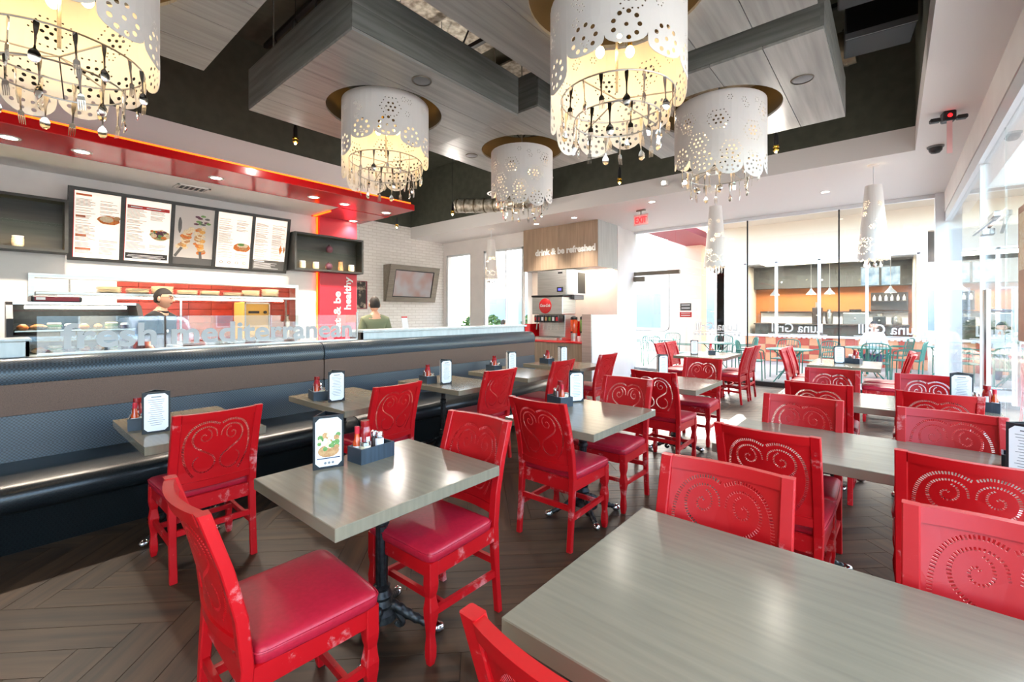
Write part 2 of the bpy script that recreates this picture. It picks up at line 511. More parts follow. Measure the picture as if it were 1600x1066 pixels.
# ---- lower white ceiling with its fascia, and the black open ceiling above
cl_ = MB().bb(-9.95, RX + .3, 7.4, FAR + .4, SOF, SOF + .3).bb(0.21, RX + .3, -4.2, 7.4, SOF, SOF + .3).bb(-9.95, 0.21, -4.2, -3.3, SOF, SOF + .3)
ob('ceiling', cl_, 'ceiling_white', label='white lowered ceiling running round the open black ceiling', kind=S)
up = MB().bb(-9.95, RX + .3, 7.4, 7.5, SOF + .3, 5.2).bb(0.21, 0.31, -4.2, 7.4, SOF + .3, 5.2).bb(-6.75, -6.65, -4.2, 4.3, SOF + .3, 5.2)
up.bb(-9.95, 0.21, -3.4, -3.3, SOF + .3, 5.2).bb(-9.95, -6.65, 4.2, 4.3, SOF + .3, 5.2).bb(-10.05, -9.9, 4.2, 7.5, SOF + .3, 5.2)
ob('wall_upper', up, 'black_paint', label='black painted walls of the open ceiling void', kind=S)
ob('ceiling_deck', MB().bb(-10.05, RX + .3, -4.2, 7.5, 5.2, 5.3), 'black_paint', label='black roof deck above the ducts', kind=S)

# ---- left side: kitchen wall with the pass-through, bulkhead, brick wall
KX = -7.08
kw = MB().bb(KX - .16, KX, -4.2, .30, 0, 3.3).bb(KX - .16, KX, 3.12, 4.12, 0, 3.3).bb(KX - .16, KX, .30, 3.12, 1.92, 3.3).bb(KX - .16, KX, .30, 3.12, 0, 1.12)
ob('wall_left', kw, 'white_paint', label='white kitchen wall with the long serving hatch', kind=S)
bk = MB().bb(-6.75, -6.6, -4.2, 4.25, 3.12, SOF + .3).bb(KX - .16, -6.205, -4.2, 3.345, 3.05, 3.12)
ob('ceiling_bulkhead', bk, 'ceiling_white', label='white bulkhead above the order counter', kind=S)
ob('wall_brick', MB().bb(-10.05, -9.9, 4.1, 8.7, 0, SOF + .3), 'white_brick', label='white painted brick wall behind the television', kind=S)
ob('wall_return', MB().bb(-9.9, KX - .16, 4.12, 4.25, 0, SOF + .3), 'white_paint', label='white return wall behind the red column', kind=S)
# ---- far-left window wall and the drink station recess
wl = MB().bb(-9.9, -9.79, 8.56, 8.75, 0, SOF).bb(-8.79, -8.3, 8.56, 8.75, 0, SOF).bb(-9.79, -8.79, 8.56, 8.75, 3.14, SOF).bb(-8.3, -6.85, 8.56, 8.75, 3.14, SOF)
wl.bb(-9.79, -8.79, 8.56, 8.75, 0, .3).bb(-8.3, -6.85, 8.56, 8.75, 0, .3)
ob('wall_far_left', wl, 'white_paint', label='white wall with two tall windows beyond the television', kind=S)
ob('wall_far', MB().bb(-6.85, -4.8, 9.35, 9.5, 0, SOF).bb(-5.1, -4.86, 9.5, FAR + .1, 0, SOF).bb(-6.95, -6.8, 8.75, 9.5, 0, SOF), 'white_paint', label='white wall behind the drink station', kind=S)
def window(name, label, x0, x1, y, z0, z1, seams=(), fw=.05):
    w = thing(name, label, None, ((x0 + x1) / 2, y, z0), 0, None, S)
    hx = (x1 - x0) / 2; hz = z1 - z0
    f = MB().bb(-hx, -hx + fw, -.04, .04, 0, hz).bb(hx - fw, hx, -.04, .04, 0, hz).bb(-hx, hx, -.04, .04, 0, fw).bb(-hx, hx, -.04, .04, hz - fw, hz)
    ob('window_frame', f, 'alu', w)
    xs = [-hx + fw] + [s - (x0 + x1) / 2 for s in seams] + [hx - fw]
    for a, b in zip(xs[:-1], xs[1:]):
        ob('pane', MB().bb(a + .004, b - .004, -.005, .005, fw, hz - fw), 'glass', w)
    for s in xs[1:-1]:
        ob('mullion', MB().bb(s - .01, s + .01, -.02, .02, fw, hz - fw), 'alu', w)
    return w
window('window_1', 'narrow white-framed window next to the television wall', -9.79, -8.79, 8.62, .3, 3.14)
window('window_2', 'wide white-framed window left of the drink station', -8.3, -6.95, 8.62, .3, 3.14, (-7.55,))

# ---- far glass storefront
sf = thing('window_3', 'frameless glass storefront facing the patio', None, (0, FAR, 0), 0, None, S)
ob('curb', MB().bb(-4.86, RX, -.07, .05, 0, .09), 'joint_dark', sf)
ob('head_rail', MB().bb(-4.86, RX, -.03, .03, 3.44, 3.5), 'alu', sf)
ob('jamb', MB().bb(-4.97, -4.88, -.07, .06, 0, 3.44), 'alu', sf)
for a, b, z0 in ((-4.88, -3.86, 2.5), (-3.84, -2.34, .1), (-2.32, -.78, .1), (-.76, .56, .1)):
    ob('pane', MB().bb(a, b, -.006, .006, z0, 3.44), 'glass', sf)
for x in (-2.33, -.77):
    ob('seam', MB().bb(x - .012, x + .012, -.012, .012, .1, 3.44), 'black_plastic', sf)
ob('corner_post', MB().bb(.54, RX + .05, -.09, .09, 0, 3.5), 'alu', sf)
d = thing('door_1', 'glass door in the far storefront with a push bar', None, (-4.37, FAR - .005, 0), 0, None, S)
ob('pane', MB().bb(-.5, .5, -.006, .006, .1, 2.4), 'glass', d)
ob('door_header', MB().bb(-.51, .62, -.035, .035, 2.41, 2.5), 'alu_dark', d)
ob('closer', MB().rb(-.48, -.2, -.09, -.03, 2.26, 2.38, .01), 'alu_dark', d)
ob('push_bar', MB().tube([(-.42, -.06, 1.08), (.3, -.06, 1.08), (.38, -.06, 1.12), (.4, -.06, 1.2), (.4, -.06, 2.4)], .014, 8), 'steel', d)
ob('bottom_rail', MB().bb(-.5, .5, -.02, .02, .09, .17), 'steel', d)

# ---- right glass storefront with its white header
ob('wall_right', MB().bb(RX - .01, RX + .3, -4.2, FAR + .3, 3.17, SOF), 'white_paint', label='white header above the side windows', kind=S)
rw = thing('window_4', 'tall glass side windows beside the long tables', None, (RX, 0, 0), 0, None, S)
ob('head_rail', MB().bb(0, .1, -4.2, FAR, 3.02, 3.17), 'alu', rw)
ob('sill_rail', MB().bb(0, .1, -4.2, FAR, 0, .08), 'alu', rw)
for a, b in ((6.62, 10.28), (4.4, 5.38), (2.2, 4.38), (0.2, 2.18), (-1.8, 0.18), (-4.0, -1.82)):
    ob('pane', MB().bb(.04, .05, a, b, .08, 3.02), 'glass_side', rw)
for y in (6.6, 4.39, 2.19, .19, -1.81):
    ob('mullion', MB().bb(.02, .07, y - .015, y + .015, .08, 3.02), 'alu', rw)
d = thing('door_2', 'glass side door with a long steel pull handle', None, (RX + .045, 6.0, 0), 0, None, S)
ob('pane', MB().bb(-.006, .006, -.6, .58, .03, 2.3), 'glass_side', d)
ob('transom', MB().bb(-.006, .006, -.6, .58, 2.36, 3.02), 'glass_side', d)
ob('closer', MB().rb(-.06, -.01, -.5, -.2, 2.31, 2.36, .006).bar((-.04, -.4, 2.31), (-.1, .3, 2.27), .022, .018).rb(-.05, 0, .22, .36, 2.25, 2.31, .006), 'steel', d)
ob('pull_handle', MB().tube([(-.09, -.42, .72), (-.09, -.42, 1.7)], .026, 10).tube([(-.09, -.42, .85), (0, -.42, .85)], .01, 8).tube([(-.09, -.42, 1.52), (0, -.42, 1.52)], .01, 8), 'chrome', d)
# ---- wall behind the camera: white pier and glass, the room closes here
ob('wall_back', MB().bb(-10, RX + .3, -4.25, -4.1, 0, 5.2), 'white_paint', label='white wall behind the photographer', kind=S)

# ---- kitchen room seen through the hatch
kr = ob('wall_kitchen', MB().bb(-9.45, -9.35, -.6, 4.1, 0, 2.9), 'grout', label='kitchen back wall of long red tiles', kind=S)
tl_me = MB().rb(0, .012, -.168, .168, -.058, .058, .004).mesh('tile'); tl_me.materials.append(MATS['tile_red'])
for r_ in range(9):
    for k in range(13):
        ob('tile', tl_me, None, kr, (-9.35, .06 + k * .34 - .17 * 0, 1.02 + r_ * .12))
ob('wall_kitchen_side', MB().bb(-9.35, KX - .16, -.7, -.6, 0, 2.9).bb(-9.35, KX - .16, 4.0, 4.1, 0, 2.9), 'white_paint', label='white side walls of the kitchen', kind=S)
ob('ceiling_kitchen', MB().bb(-9.45, KX - .16, -.7, 4.1, 2.9, 3.0), 'ceiling_white', label='kitchen ceiling', kind=S)
hf = thing('trim_1', 'polished steel frame lining the serving hatch', None, (KX, 0, 0), 0, None, S)
ob('frame_top', MB().bb(-.18, .03, .28, 3.14, 1.885, 1.93), 'steel', hf)
ob('frame_side', MB().bb(-.18, .03, .28, .325, 1.1, 1.885), 'steel', hf)
ob('frame_side', MB().bb(-.18, .03, 3.095, 3.14, 1.1, 1.885), 'steel', hf)
ob('ledge', MB().bb(-.25, .1, .28, 3.14, 1.08, 1.12), 'steel', hf)
# ---- red canopy, neon line and red column
cn = thing('ceiling_canopy', 'glossy red canopy with neon edge over the order counter', None, (0, 0, 0), 0, None, S)
ob('slab', MB().rb(-6.2, -5.52, -4.1, 4.2, 3.05, 3.14, .006).bb(KX, -6.2, 3.35, 4.2, 3.045, 3.13), 'red_gloss', cn)
ob('neon_line', MB().bb(-5.58, -5.55, -4.0, 4.15, 3.142, 3.165), 'orange_neon', cn)
ob('neon_line', MB().bb(-6.98, -6.45, 3.34, 3.36, 3.025, 3.045), 'orange_neon', cn)
cm = thing('column_red', 'red column with white lettering beside the serving hatch', None, (KX, 0, 0), 0, None, S)
ob('panel', MB().bb(0, .09, 3.45, 4.1, 0, 3.05), 'red_panel', cm)
ob('neon_line', MB().bb(.02, .04, 3.425, 3.445, .9, 3.04), 'orange_neon', cm)
text('lettering', 'eat & be', .165, 'label_white', cm, (.093, 3.80, 1.15), (PI / 2, -PI / 2, PI / 2), .002, .004, .70)
text('lettering', 'healthy', .165, 'label_white', cm, (.093, 3.985, 1.55), (PI / 2, -PI / 2, PI / 2), .002, .004, .55)

# ---- low white wall beside the drink station
lw = thing('wall_low', 'low white wall between drink station and storefront', None, (-4.65, 8.6, 0), 0, None, S)
ob('panel', MB().bb(-.1, .1, -.82, .9, 0, 1.46), 'white_paint', lw)
ob('end_cap', MB().bb(-.105, .105, -.86, -.82, 0, 1.47), 'steel', lw)
# ================================================================== CEILING CLOUDS, CHANDELIERS, DUCTS
HOLE_R = 0.5
def cloud(x0, x1, y0, y1, z, label, hgt=.36, hole=True):
    t = thing('ceiling_cloud', label, 'ceiling panel', ((x0 + x1) / 2, (y0 + y1) / 2, z), 0, 'wood boxes hung in the ceiling')
    hx, hy = (x1 - x0) / 2, (y1 - y0) / 2
    n = 5; w = 2 * hx / n
    for k in range(n):
        a, b = -hx + k * w + .0025, -hx + (k + 1) * w - .0025
        ext = [(a, -hy + .001 + i * (2 * hy - .002) / 8) for i in range(9)]
        for ya, yb in (((-hy, 0), (0, hy)) if (k == n // 2 and hole) else ((-hy, hy),)):
            v2, tr = perforate([(a, ya), (b, ya), (b, yb), (a, yb)], [circ(0, 0, HOLE_R, 48)] if hole else [])
            mb = MB(); sheet(mb, v2, tr, lambda u, v, h: (u, v, h), .02)
            ob('plank', mb, 'cloud_wood', t)
    for s in (-1, 1):
        for q in range(2):
            z0, z1 = q * hgt / 2 + (.021 if q == 0 else 0) + .001, (q + 1) * hgt / 2 - .001
            ob('side_board', MB().bb(s * hx - .01 - .01 * s, s * hx + .01 - .01 * s, -hy, hy, z0, z1), 'cloud_edge', t)
            ob('side_board', MB().bb(-hx + .02, hx - .02, s * hy - .01 - .01 * s, s * hy + .01 - .01 * s, z0, z1), 'cloud_edge', t)
    if hole:
        rg = MB(); rings = []
        m_ = 48
        for r, zz in ((HOLE_R + .002, .018), (HOLE_R + .002, hgt), (HOLE_R + .015, hgt), (HOLE_R + .015, .018)):
            rings.append([(r * math.cos(2 * PI * k / m_), r * math.sin(2 * PI * k / m_), zz) for k in range(m_)])
        rg.loft(rings, caps=False, closed=True)
        ob('recess_ring', rg, 'dark_recess', t, smooth=True)
    for yy in (-.62, .62): ob('frame_bar', MB().bb(-hx + .02, hx - .02, yy - .02, yy + .02, hgt - .06, hgt - .01), 'dark_recess', t)
    rods = MB()
    for sx in (-1, 1):
        for sy in (-1, 1):
            ob('hanger_rod', MB().cyl((sx * (hx - .15), sy * (hy - .15), 0), .006, hgt, 5.2 - z, 6), 'steel', t)
    return t
CL = [(-3.9, -2.16, -.6, 1.04, 3.3), (-4.35, -2.61, 1.5, 3.15, 3.3), (-4.35, -2.61, 3.45, 5.1, 3.5), (-2.06, -.33, 1.5, 3.13, 3.3), (-2.06, -.33, 3.43, 5.1, 3.3)]
CLN = ['grey wood ceiling box above the chandelier nearest the menu boards, top left corner', 'large grey wood ceiling box left of centre holding a chandelier',
       'grey wood ceiling box over the farthest middle chandelier', 'grey wood ceiling box directly above the largest middle chandelier', 'pale grey wood ceiling box at right with zigzag grain']
for c, nme in zip(CL, CLN):
    cloud(*c, nme)
for (x, y, z, nme) in ((-2.777, 2.18, 3.3, 'round grey ceiling speaker on the left wood box'), (-.41 - .12, 4.065, 3.3, 'round grey ceiling speaker on the right wood box'), (-4.071, 3.986, 3.5, 'round grey ceiling speaker on the far wood box')):
    sp = thing('ceiling_speaker', nme, 'speaker', (x, y, z))
    ob('grille', MB().lathe([(.0, -.006), (.06, -.006), (.068, -.003), (.07, 0)], 20), 'grey_plastic', sp, smooth=True)
    ob('rim', MB().lathe([(.07, -.008), (.076, -.008), (.078, 0), (.07, 0)], 20, caps=False), 'alu_dark', sp)

# ---- chandelier: pierced shade with a scalloped spiral hem, two rings of hanging forks and spoons
SR, ST = 0.375, 0.85      # radius, length
def shade_mesh():
    C_ = 2 * PI * SR
    # hem height v (0 = top .. -len) as function of angle; seam at u=0/C_
    nl = 11
    lens = [.42, .40, .45, .47, .52, .58, .66, .70, .72, .66, .52]
    sg_ = [.5, .5, .5, .5, .6, .85, .85, .85, .85, .85, .6]
    outer = [(0, 0)]
    lobes = []
    for k in range(nl):
        u0, u1 = C_ * k / nl, C_ * (k + 1) / nl
        d = lens[k]; r = (u1 - u0) / 2
        base = d - sg_[k] * r
        m = 9
        for i in range(m + 1):
            a = PI * i / m
            outer.append((u0 + r - r * math.cos(a) * .995, -(d - sg_[k] * r + sg_[k] * r * math.sin(a))))
        lobes.append((u0 + r, -(base), r, sg_[k]))
    outer.append((C_, 0))
    # remove near duplicate points
    o2 = []
    for p in outer:
        if not o2 or (abs(p[0] - o2[-1][0]) + abs(p[1] - o2[-1][1])) > 1e-4: o2.append(p)
    outer = o2
    holes = []
    def ok(u, v, r):
        if u - r < .006 or u + r > C_ - .006 or v + r > -.012: return False
        k = min(nl - 1, int(u / (C_ / nl))); uu, vv, rr, sq_ = lobes[k]
        low = vv - sq_ * math.sqrt(max(0, rr * rr - (u - uu) ** 2))
        if v - r < low + .006: return False
        for (a, b, c) in holes:
            if (a - u) ** 2 + (b - v) ** 2 < (c + r + .004) ** 2: return False
        return True
    def put(u, v, r):
        if ok(u, v, r): holes.append((u, v, r))
    for k, (u, v, r, sq_) in enumerate(lobes):     # rosette in every lobe
        if sq_ < .7: v += .03
        if k in (0, 1, 2, 3, 9, 10):
            put(u, v + .005, .011)
            for i in range(9):
                a = 2 * PI * i / 9; put(u + .065 * math.cos(a), v + .005 + .065 * math.sin(a), .0125)
        else:                                   # small dot field in the long lobes
            for i in range(10):
                a = 2 * PI * i / 10; put(u + .074 * math.cos(a), v + .01 + .072 * math.sin(a), .0105)
            for i in range(6):
                a = 2 * PI * i / 6; put(u + .036 * math.cos(a), v + .01 + .036 * math.sin(a), .009)
    def hexring(u, v, r, n, hr):
        for s in range(6):
            a, b = 2 * PI * s / 6, 2 * PI * (s + 1) / 6
            for q in range(n):
                t = q / n
                put(u + r * (math.cos(a) * (1 - t) + math.cos(b) * t), v + r * (math.sin(a) * (1 - t) + math.sin(b) * t), hr)
    rr_ = random.Random(5)
    for (u, v) in ((.35, -.16), (1.25, -.2), (1.36, -.40), (1.52, -.24), (1.62, -.5), (1.80, -.34), (1.05, -.14), (1.95, -.16), (2.15, -.2)):
        hexring(u, v, .085, 6, .0055)
        for i in range(6):
            a = 2 * PI * i / 6; put(u + .035 * math.cos(a), v + .035 * math.sin(a), .0095)
        put(u, v, .0095)
    for i in range(40):
        u, v = rr_.uniform(.05, C_ - .05), rr_.uniform(-.62, -.05)
        for q in range(6):
            a = 2 * PI * q / 6; put(u + .019 * math.cos(a), v + .019 * math.sin(a), .0042)
    hp = [circ(u, v, r, 10 if r > .008 else 7) for u, v, r in holes]
    ext = []
    for i in range(1, 48):
        for j in range(1, 10):
            u, v = C_ * i / 48, -.08 * j
            k = min(nl - 1, int(u / (C_ / nl))); uu, vv, r0, sq_ = lobes[k]
            if v > vv - .01 + 0 and all((a - u) ** 2 + (b - v) ** 2 > (c + .006) ** 2 for a, b, c in holes): ext.append((u, v))
    # top edge points
    top = [(C_ * (1 - i / 48), 0) for i in range(1, 48)]
    v2, tr = perforate(outer + top, hp, ext)
    mb = MB()
    sheet(mb, v2, tr, lambda u, v, h: ((SR + h) * math.cos(u / SR), (SR + h) * math.sin(u / SR), v), .003)
    me = mb.mesh('shade'); me.materials.append(MATS['shade_white'])
    return me
SHADE = shade_mesh()
def spoon_mesh():
    mb = MB()
    # flattened handle then bowl, hanging along -z, wide axis x
    prof = [(0, .007, .0012), (-.008, .010, .0015), (-.03, .009, .0015), (-.06, .0045, .0015), (-.10, .003, .002), (-.115, .004, .002), (-.122, .011, .002), (-.135, .0185, .0022), (-.150, .020, .0022), (-.165, .0165, .002), (-.175, .007, .0012)]
    rings = []
    for z, w, t in prof:
        dep = .010 * max(0, 1 - ((z + .148) / .028) ** 2) if z < -.12 else 0
        rings.append([(-w, -t - dep * .3, z), (0, -t - dep, z), (w, -t - dep * .3, z), (w, t - dep * .3, z), (0, t - dep, z), (-w, t - dep * .3, z)])
    mb.loft(rings); return mb.mesh('spoon', True, 60)
def fork_mesh():
    mb = MB()
    prof = [(0, .007, .0012), (-.008, .010, .0015), (-.03, .009, .0015), (-.06, .0045, .0015), (-.10, .003, .002), (-.112, .004, .002), (-.120, .012, .0016), (-.138, .0135, .0014)]
    mb.loft([[(-w, -t, z), (w, -t, z), (w, t, z), (-w, t, z)] for z, w, t in prof])
    for k in range(4):
        x = -.0115 + k * .0077
        mb.loft([[(x - .0022, -.0013, -.138), (x + .0022, -.0013, -.138), (x + .0022, .0013, -.138), (x - .0022, .0013, -.138)],
                 [(x - .001, .004, -.18), (x + .001, .004, -.18), (x + .001, .0055, -.18), (x - .001, .0055, -.18)]])
    return mb.mesh('fork')
SPOON, FORK = spoon_mesh(), fork_mesh()
for me in (SPOON, FORK): me.materials.append(MATS['steel_cutlery'])
def chandelier(x, y, top, rot, label, power=1.9, scale=1.0, ringz=(-.50, -.62)):
    t = thing('chandelier', label, 'chandelier', (x, y, top), 0, 'pierced white chandeliers hung with cutlery')
    ob('shade', SHADE, None, t, rot=rot)
    rm = MB()
    top_rod = MB().cyl((0, 0, 0), .008, -.46, 5.2 - top, 8)
    ob('suspension_rod', top_rod, 'steel', t)
    for (rr, zz, n) in ((.315, ringz[0], 18), (.24, ringz[1], 14)):
        ob('cutlery_ring', MB().tube([(rr * math.cos(2 * PI * k / 36), rr * math.sin(2 * PI * k / 36), zz) for k in range(36)], .0045, 6, True), 'steel', t, smooth=True)
        for k in range(n):
            a = 2 * PI * (k + .3) / n + RND.uniform(-.06, .06)
            ob('spoon' if k % 2 else 'fork', SPOON if k % 2 else FORK, None, t, (rr * math.cos(a), rr * math.sin(a), zz + RND.uniform(-.004, .002)), (RND.uniform(-.06, .06), RND.uniform(-.06, .06), a + PI / 2 + RND.uniform(-.9, .9)))
    sp = MB()
    for k in range(3):
        a = 2 * PI * k / 3 + .4
        sp.bar((0, 0, ringz[0]), (.315 * math.cos(a), .315 * math.sin(a), ringz[0]), .006, .006)
        sp.bar((0, 0, ringz[0]), (.24 * math.cos(a + .5), .24 * math.sin(a + .5), ringz[1]), .005, .005)
    ob('spokes', sp, 'steel', t)
    for k in range(3):
        a = 2 * PI * k / 3 + 1.2
        b = ob('bulb', MB().sph((0, 0, 0), .026, .026, .034, 12, 8), 'bulb_emit', t, (.1 * math.cos(a), .1 * math.sin(a), -.20), smooth=True)
        ob('socket', MB().cyl((0, 0, 0), .014, .03, .09, 10), 'brass', b)
    add_light('chandelier_light', 'POINT', (0, 0, -.22), power, (1, .74, .44), parent=t, shadow_soft_size=.06)
    return t
tocam = lambda x, y: math.atan2(-y, -x)
for (x, y, top, rr, nme) in ((-3.02, .22, 3.22, -.15, 'pierced white chandelier at the upper left corner, cut by the frame'), (-3.48, 2.33, 3.36, -.15, 'pierced white chandelier in the large left wood box'),
                         (-3.48, 4.27, 3.46, 2.6, 'smallest pierced white chandelier, farthest away'), (-1.20, 2.33, 3.22, -.05, 'largest pierced white chandelier at top centre'), (-1.19, 4.27, 3.34, 2.9, 'pierced white chandelier in the right wood box')):
    # angle 0 of the shade seam region (short hem) turned relative to the viewer
    chandelier(x, y, top, tocam(x, y) + rr - 2 * PI * 1.2 / 11, nme)

# ---- slim cone pendants near the far windows
def cone_mesh():
    R0, R1, L_ = .09, .175, 1.0
    n = 28; mb = MB(); holes = []
    rr_ = random.Random(3)
    C_ = 2 * PI
    def put(u, v, r):
        ra = R0 + (R1 - R0) * v / L_; ru = r / ra
        if u - ru < .03 or u + ru > C_ - .03 or v - r < .05 or v + r > L_ - .03: return
        for a, b, c in holes:
            if ((a - u) * ra) ** 2 + (b - v) ** 2 < (c + r + .004) ** 2: return
        holes.append((u, v, r))
    for k in range(7):
        u = .5 + k * .87
        for i in range(11):
            a = 2 * PI * i / 11; put(u + .058 * math.cos(a) / .155, .87 + .058 * math.sin(a), .011)
    for k in range(26):
        u, v = rr_.uniform(.2, 6.1), rr_.uniform(.2, .82)
        for i in range(6):
            a = 2 * PI * i / 6; put(u + .026 * math.cos(a) / .12, v + .026 * math.sin(a), .0085)
        put(u, v, .009)
    def hp(u, v, r):
        ra = R0 + (R1 - R0) * v / L_
        return circ(u, v, r / ra, 7, r)
    m = 14
    outer = [(0, 0)] + [(C_ * i / m / 4, 0) for i in range(1, 4 * m)] + [(C_, 0)]
    hem = []
    for k in range(m - 1, -1, -1):
        for i in range(6):
            a = PI * i / 6
            hem.append((C_ * (k + 1) / m - (C_ / m) * (1 - math.cos(a)) / 2, L_ - .02 + .035 * math.sin(a)))
    hem[0] = (C_, L_ - .02); hem.append((0, L_ - .02))
    ext = [(C_ * i / n, L_ * j / 12) for i in range(1, n) for j in range(1, 12)]
    ext = [(u, v) for u, v in ext if all(abs(u - a) > .08 or abs(v - b) > .015 for a, b, c in holes)]
    v2, tr = perforate(outer + hem, [hp(*h) for h in holes], ext)
    def fn(u, v, h):
        ra = R0 + (R1 - R0) * v / L_ + h
        return (ra * math.cos(u), ra * math.sin(u), -v)
    sheet(mb, v2, tr, fn, .003)
    me = mb.mesh('shade'); me.materials.append(MATS['shade_white']); return me
CONE = cone_mesh()
def cone_pendant(x, y, top, sc, label):
    t = thing('cone_pendant', label, 'pendant lamp', (x, y, SOF), 0, 'slim pierced cone pendants')
    ob('shade', CONE, None, t, (0, 0, top - SOF)).scale = (sc, sc, sc)
    ob('cord', MB().cyl((0, 0, 0), .006, top - SOF, 0, 6), 'alu', t)
    ob('canopy_disc', MB().lathe([(0, -.02), (.06, -.018), (.07, 0)], 16), 'white_paint', t, smooth=True)
    for k in range(9):
        a = 2 * PI * k / 9
        ob('spoon' if k % 2 else 'fork', SPOON if k % 2 else FORK, None, t, (.1 * sc * math.cos(a), .1 * sc * math.sin(a), top - SOF - sc * .93), (0, 0, a + PI / 2))
    ob('bulb', MB().sph((0, 0, 0), .028, .028, .035), 'bulb_emit', t, (0, 0, top - SOF - .6 * sc), smooth=True)
    add_light('pendant_light', 'POINT', (0, 0, top - SOF - .62 * sc), 3, (1, .85, .62), parent=t, shadow_soft_size=.05)
cone_pendant(-2.23, 7.8, 3.26, 1.0, 'slim white cone pendant near the storefront door')
cone_pendant(-.2, 7.77, 3.22, 1.0, 'slim white cone pendant near the corner post at right')
cone_pendant(-7.29, 7.79, 3.24, .92, 'slim white cone pendant beside the drink station')

# ---- small black pendant spots with brass lamp holders
for (x, y, z, nme) in ((-4.9, 2.15, 3.36, 'small black pendant spot with brass tip near the red canopy'), (-5.67, 5.1, 3.2, 'small black pendant spot with brass tip over the counter end'),
                  (-2.67, 5.26, 3.2, 'small black pendant spot with brass tip below the middle chandeliers'), (-.92, 5.29, 3.2, 'small black pendant spot with brass tip beside the right chandelier'),
                  (-7.37, 5.18, 3.2, 'small black pendant spot with brass tip close to the brick wall')):
    t = thing('pendant_spot', nme, 'pendant lamp', (x, y, z), 0, 'small black pendant spots')
    ob('cord', MB().cyl((0, 0, 0), .004, .16, 5.2 - z, 6), 'black_plastic', t)
    ob('housing', MB().lathe([(.012, .17), (.022, .12), (.024, .03)], 12), 'black_plastic', t, smooth=True)
    ob('lamp_holder', MB().lathe([(.024, .03), (.03, .028), (.03, .012), (.024, .008), (.029, 0), (.029, -.018), (.018, -.03), (0, -.03)], 14), 'brass', t, smooth=True)
    ob('bulb', MB().sph((0, 0, -.034), .012), 'bulb_emit', t, smooth=True)
    add_light('spot_glow', 'POINT', (0, 0, -.07), 26 if x < -5 else 6, (1, .92, .82), parent=t, shadow_soft_size=.04)

# ---- ducts and roof structure in the black void
def duct(label, pts, r, mat='duct', group='round air ducts'):
    t = thing('air_duct', label, 'duct', pts[0], 0, group)
    P0 = Vector(pts[0]); q = catmull([Vector(p) - P0 for p in pts], 8)
    ob('pipe', MB().tube(q, r, 18), mat, t, smooth=True)
    step = max(1, len(q) // 10)
    for i in range(1, len(q) - 1, step):
        tdir = (q[i + 1] - q[i - 1]).normalized()
        ob('seam_ring', MB().tube([q[i] - tdir * .012, q[i] + tdir * .012], r + .008, 18), 'duct', t, smooth=True)
    return t
duct('large brown spiral duct running between the wood boxes', [(-3.02, 1.7, 4.5), (-3.02, 3.0, 4.5), (-3.02, 4.2, 4.5), (-3.02, 5.6, 4.5)], .22)
duct('foil covered duct crossing above the left wood box', [(-6.4, .9, 4.3), (-5.2, 1.15, 4.3), (-4.2, 1.25, 4.3)], .16, 'foil')
duct('silver elbow duct hanging before the far bulkhead', [(-5.0, 6.9, 4.15), (-5.4, 6.85, 3.72), (-6.2, 6.6, 3.68), (-6.9, 6.3, 3.72)], .14, 'foil')
duct('bent dark duct above the far middle chandelier', [(-2.3, 3.3, 4.4), (-2.3, 4.6, 4.4), (-2.2, 5.6, 4.4), (-1.4, 6.1, 4.4), (-.3, 6.1, 4.4)], .18)
ins = thing('roof_insulation', 'crumpled foil insulation sheets under the roof deck', 'insulation', (0, 0, 0))
for k, (x0, x1, y0, y1) in enumerate(((-6.3, -3.6, -.5, 1.9), (-5.6, -3.3, 2.6, 4.4), (-3.1, -1.2, 3.3, 5.0), (-1.1, .1, 3.0, 5.4), (-4.8, -2.9, 4.8, 6.6))):
    ob('foil_sheet', MB().bb(x0, x1, y0, y1, 5.06, 5.09), 'foil', ins)
for k in range(7):
    y = -1.6 + k * 1.35
    j = thing('roof_joist', ['dark steel roof joist with chords high in the void, nearest', 'dark steel roof joist, second from the camera', 'dark steel roof joist, third from the camera', 'dark steel roof joist, fourth from the camera', 'dark steel roof joist, fifth from the camera', 'dark steel roof joist, sixth from the camera', 'dark steel roof joist by the far bulkhead'][k], 'joist', (-3.2, y, 4.7), 0, 'steel roof joists')
    ob('chord', MB().bb(-3.3, 3.35, -.025, .025, 0, .05), 'black_plastic', j)
    ob('chord', MB().bb(-3.3, 3.35, -.025, .025, .4, .45), 'black_plastic', j)
    for q in range(11):
        ob('strut', MB().bar((-3.3 + q * .6, 0, .03), (-3.0 + q * .6, 0, .42), .015, .015).bar((-3.0 + q * .6, 0, .42), (-2.7 + q * .6, 0, .03), .015, .015), 'black_plastic', j)
# dark signs / equipment boxes beside the right edge of the void
for (y, z, nme) in ((5.05, 4.35, 'upper black equipment box hung by the white soffit'), (5.75, 4.2, 'lower black equipment box hung by the white soffit')):
    t = thing('equipment_box', nme, 'equipment', (-.1, y, z), .1, 'black boxes in the ceiling void')
    ob('body', MB().rb(-.28, .26, -.2, .2, 0, .34, .01), 'black_plastic', t)
    ob('lower_edge', MB().bb(-.28, .26, -.215, -.2, 0, .06), 'grey_plastic', t)
    ob('bracket', MB().bar((-.2, 0, .3), (-.2, 0, 5.2 - z), .03, .03).bar((.2, 0, .3), (.2, 0, 5.2 - z), .03, .03), 'steel', t)

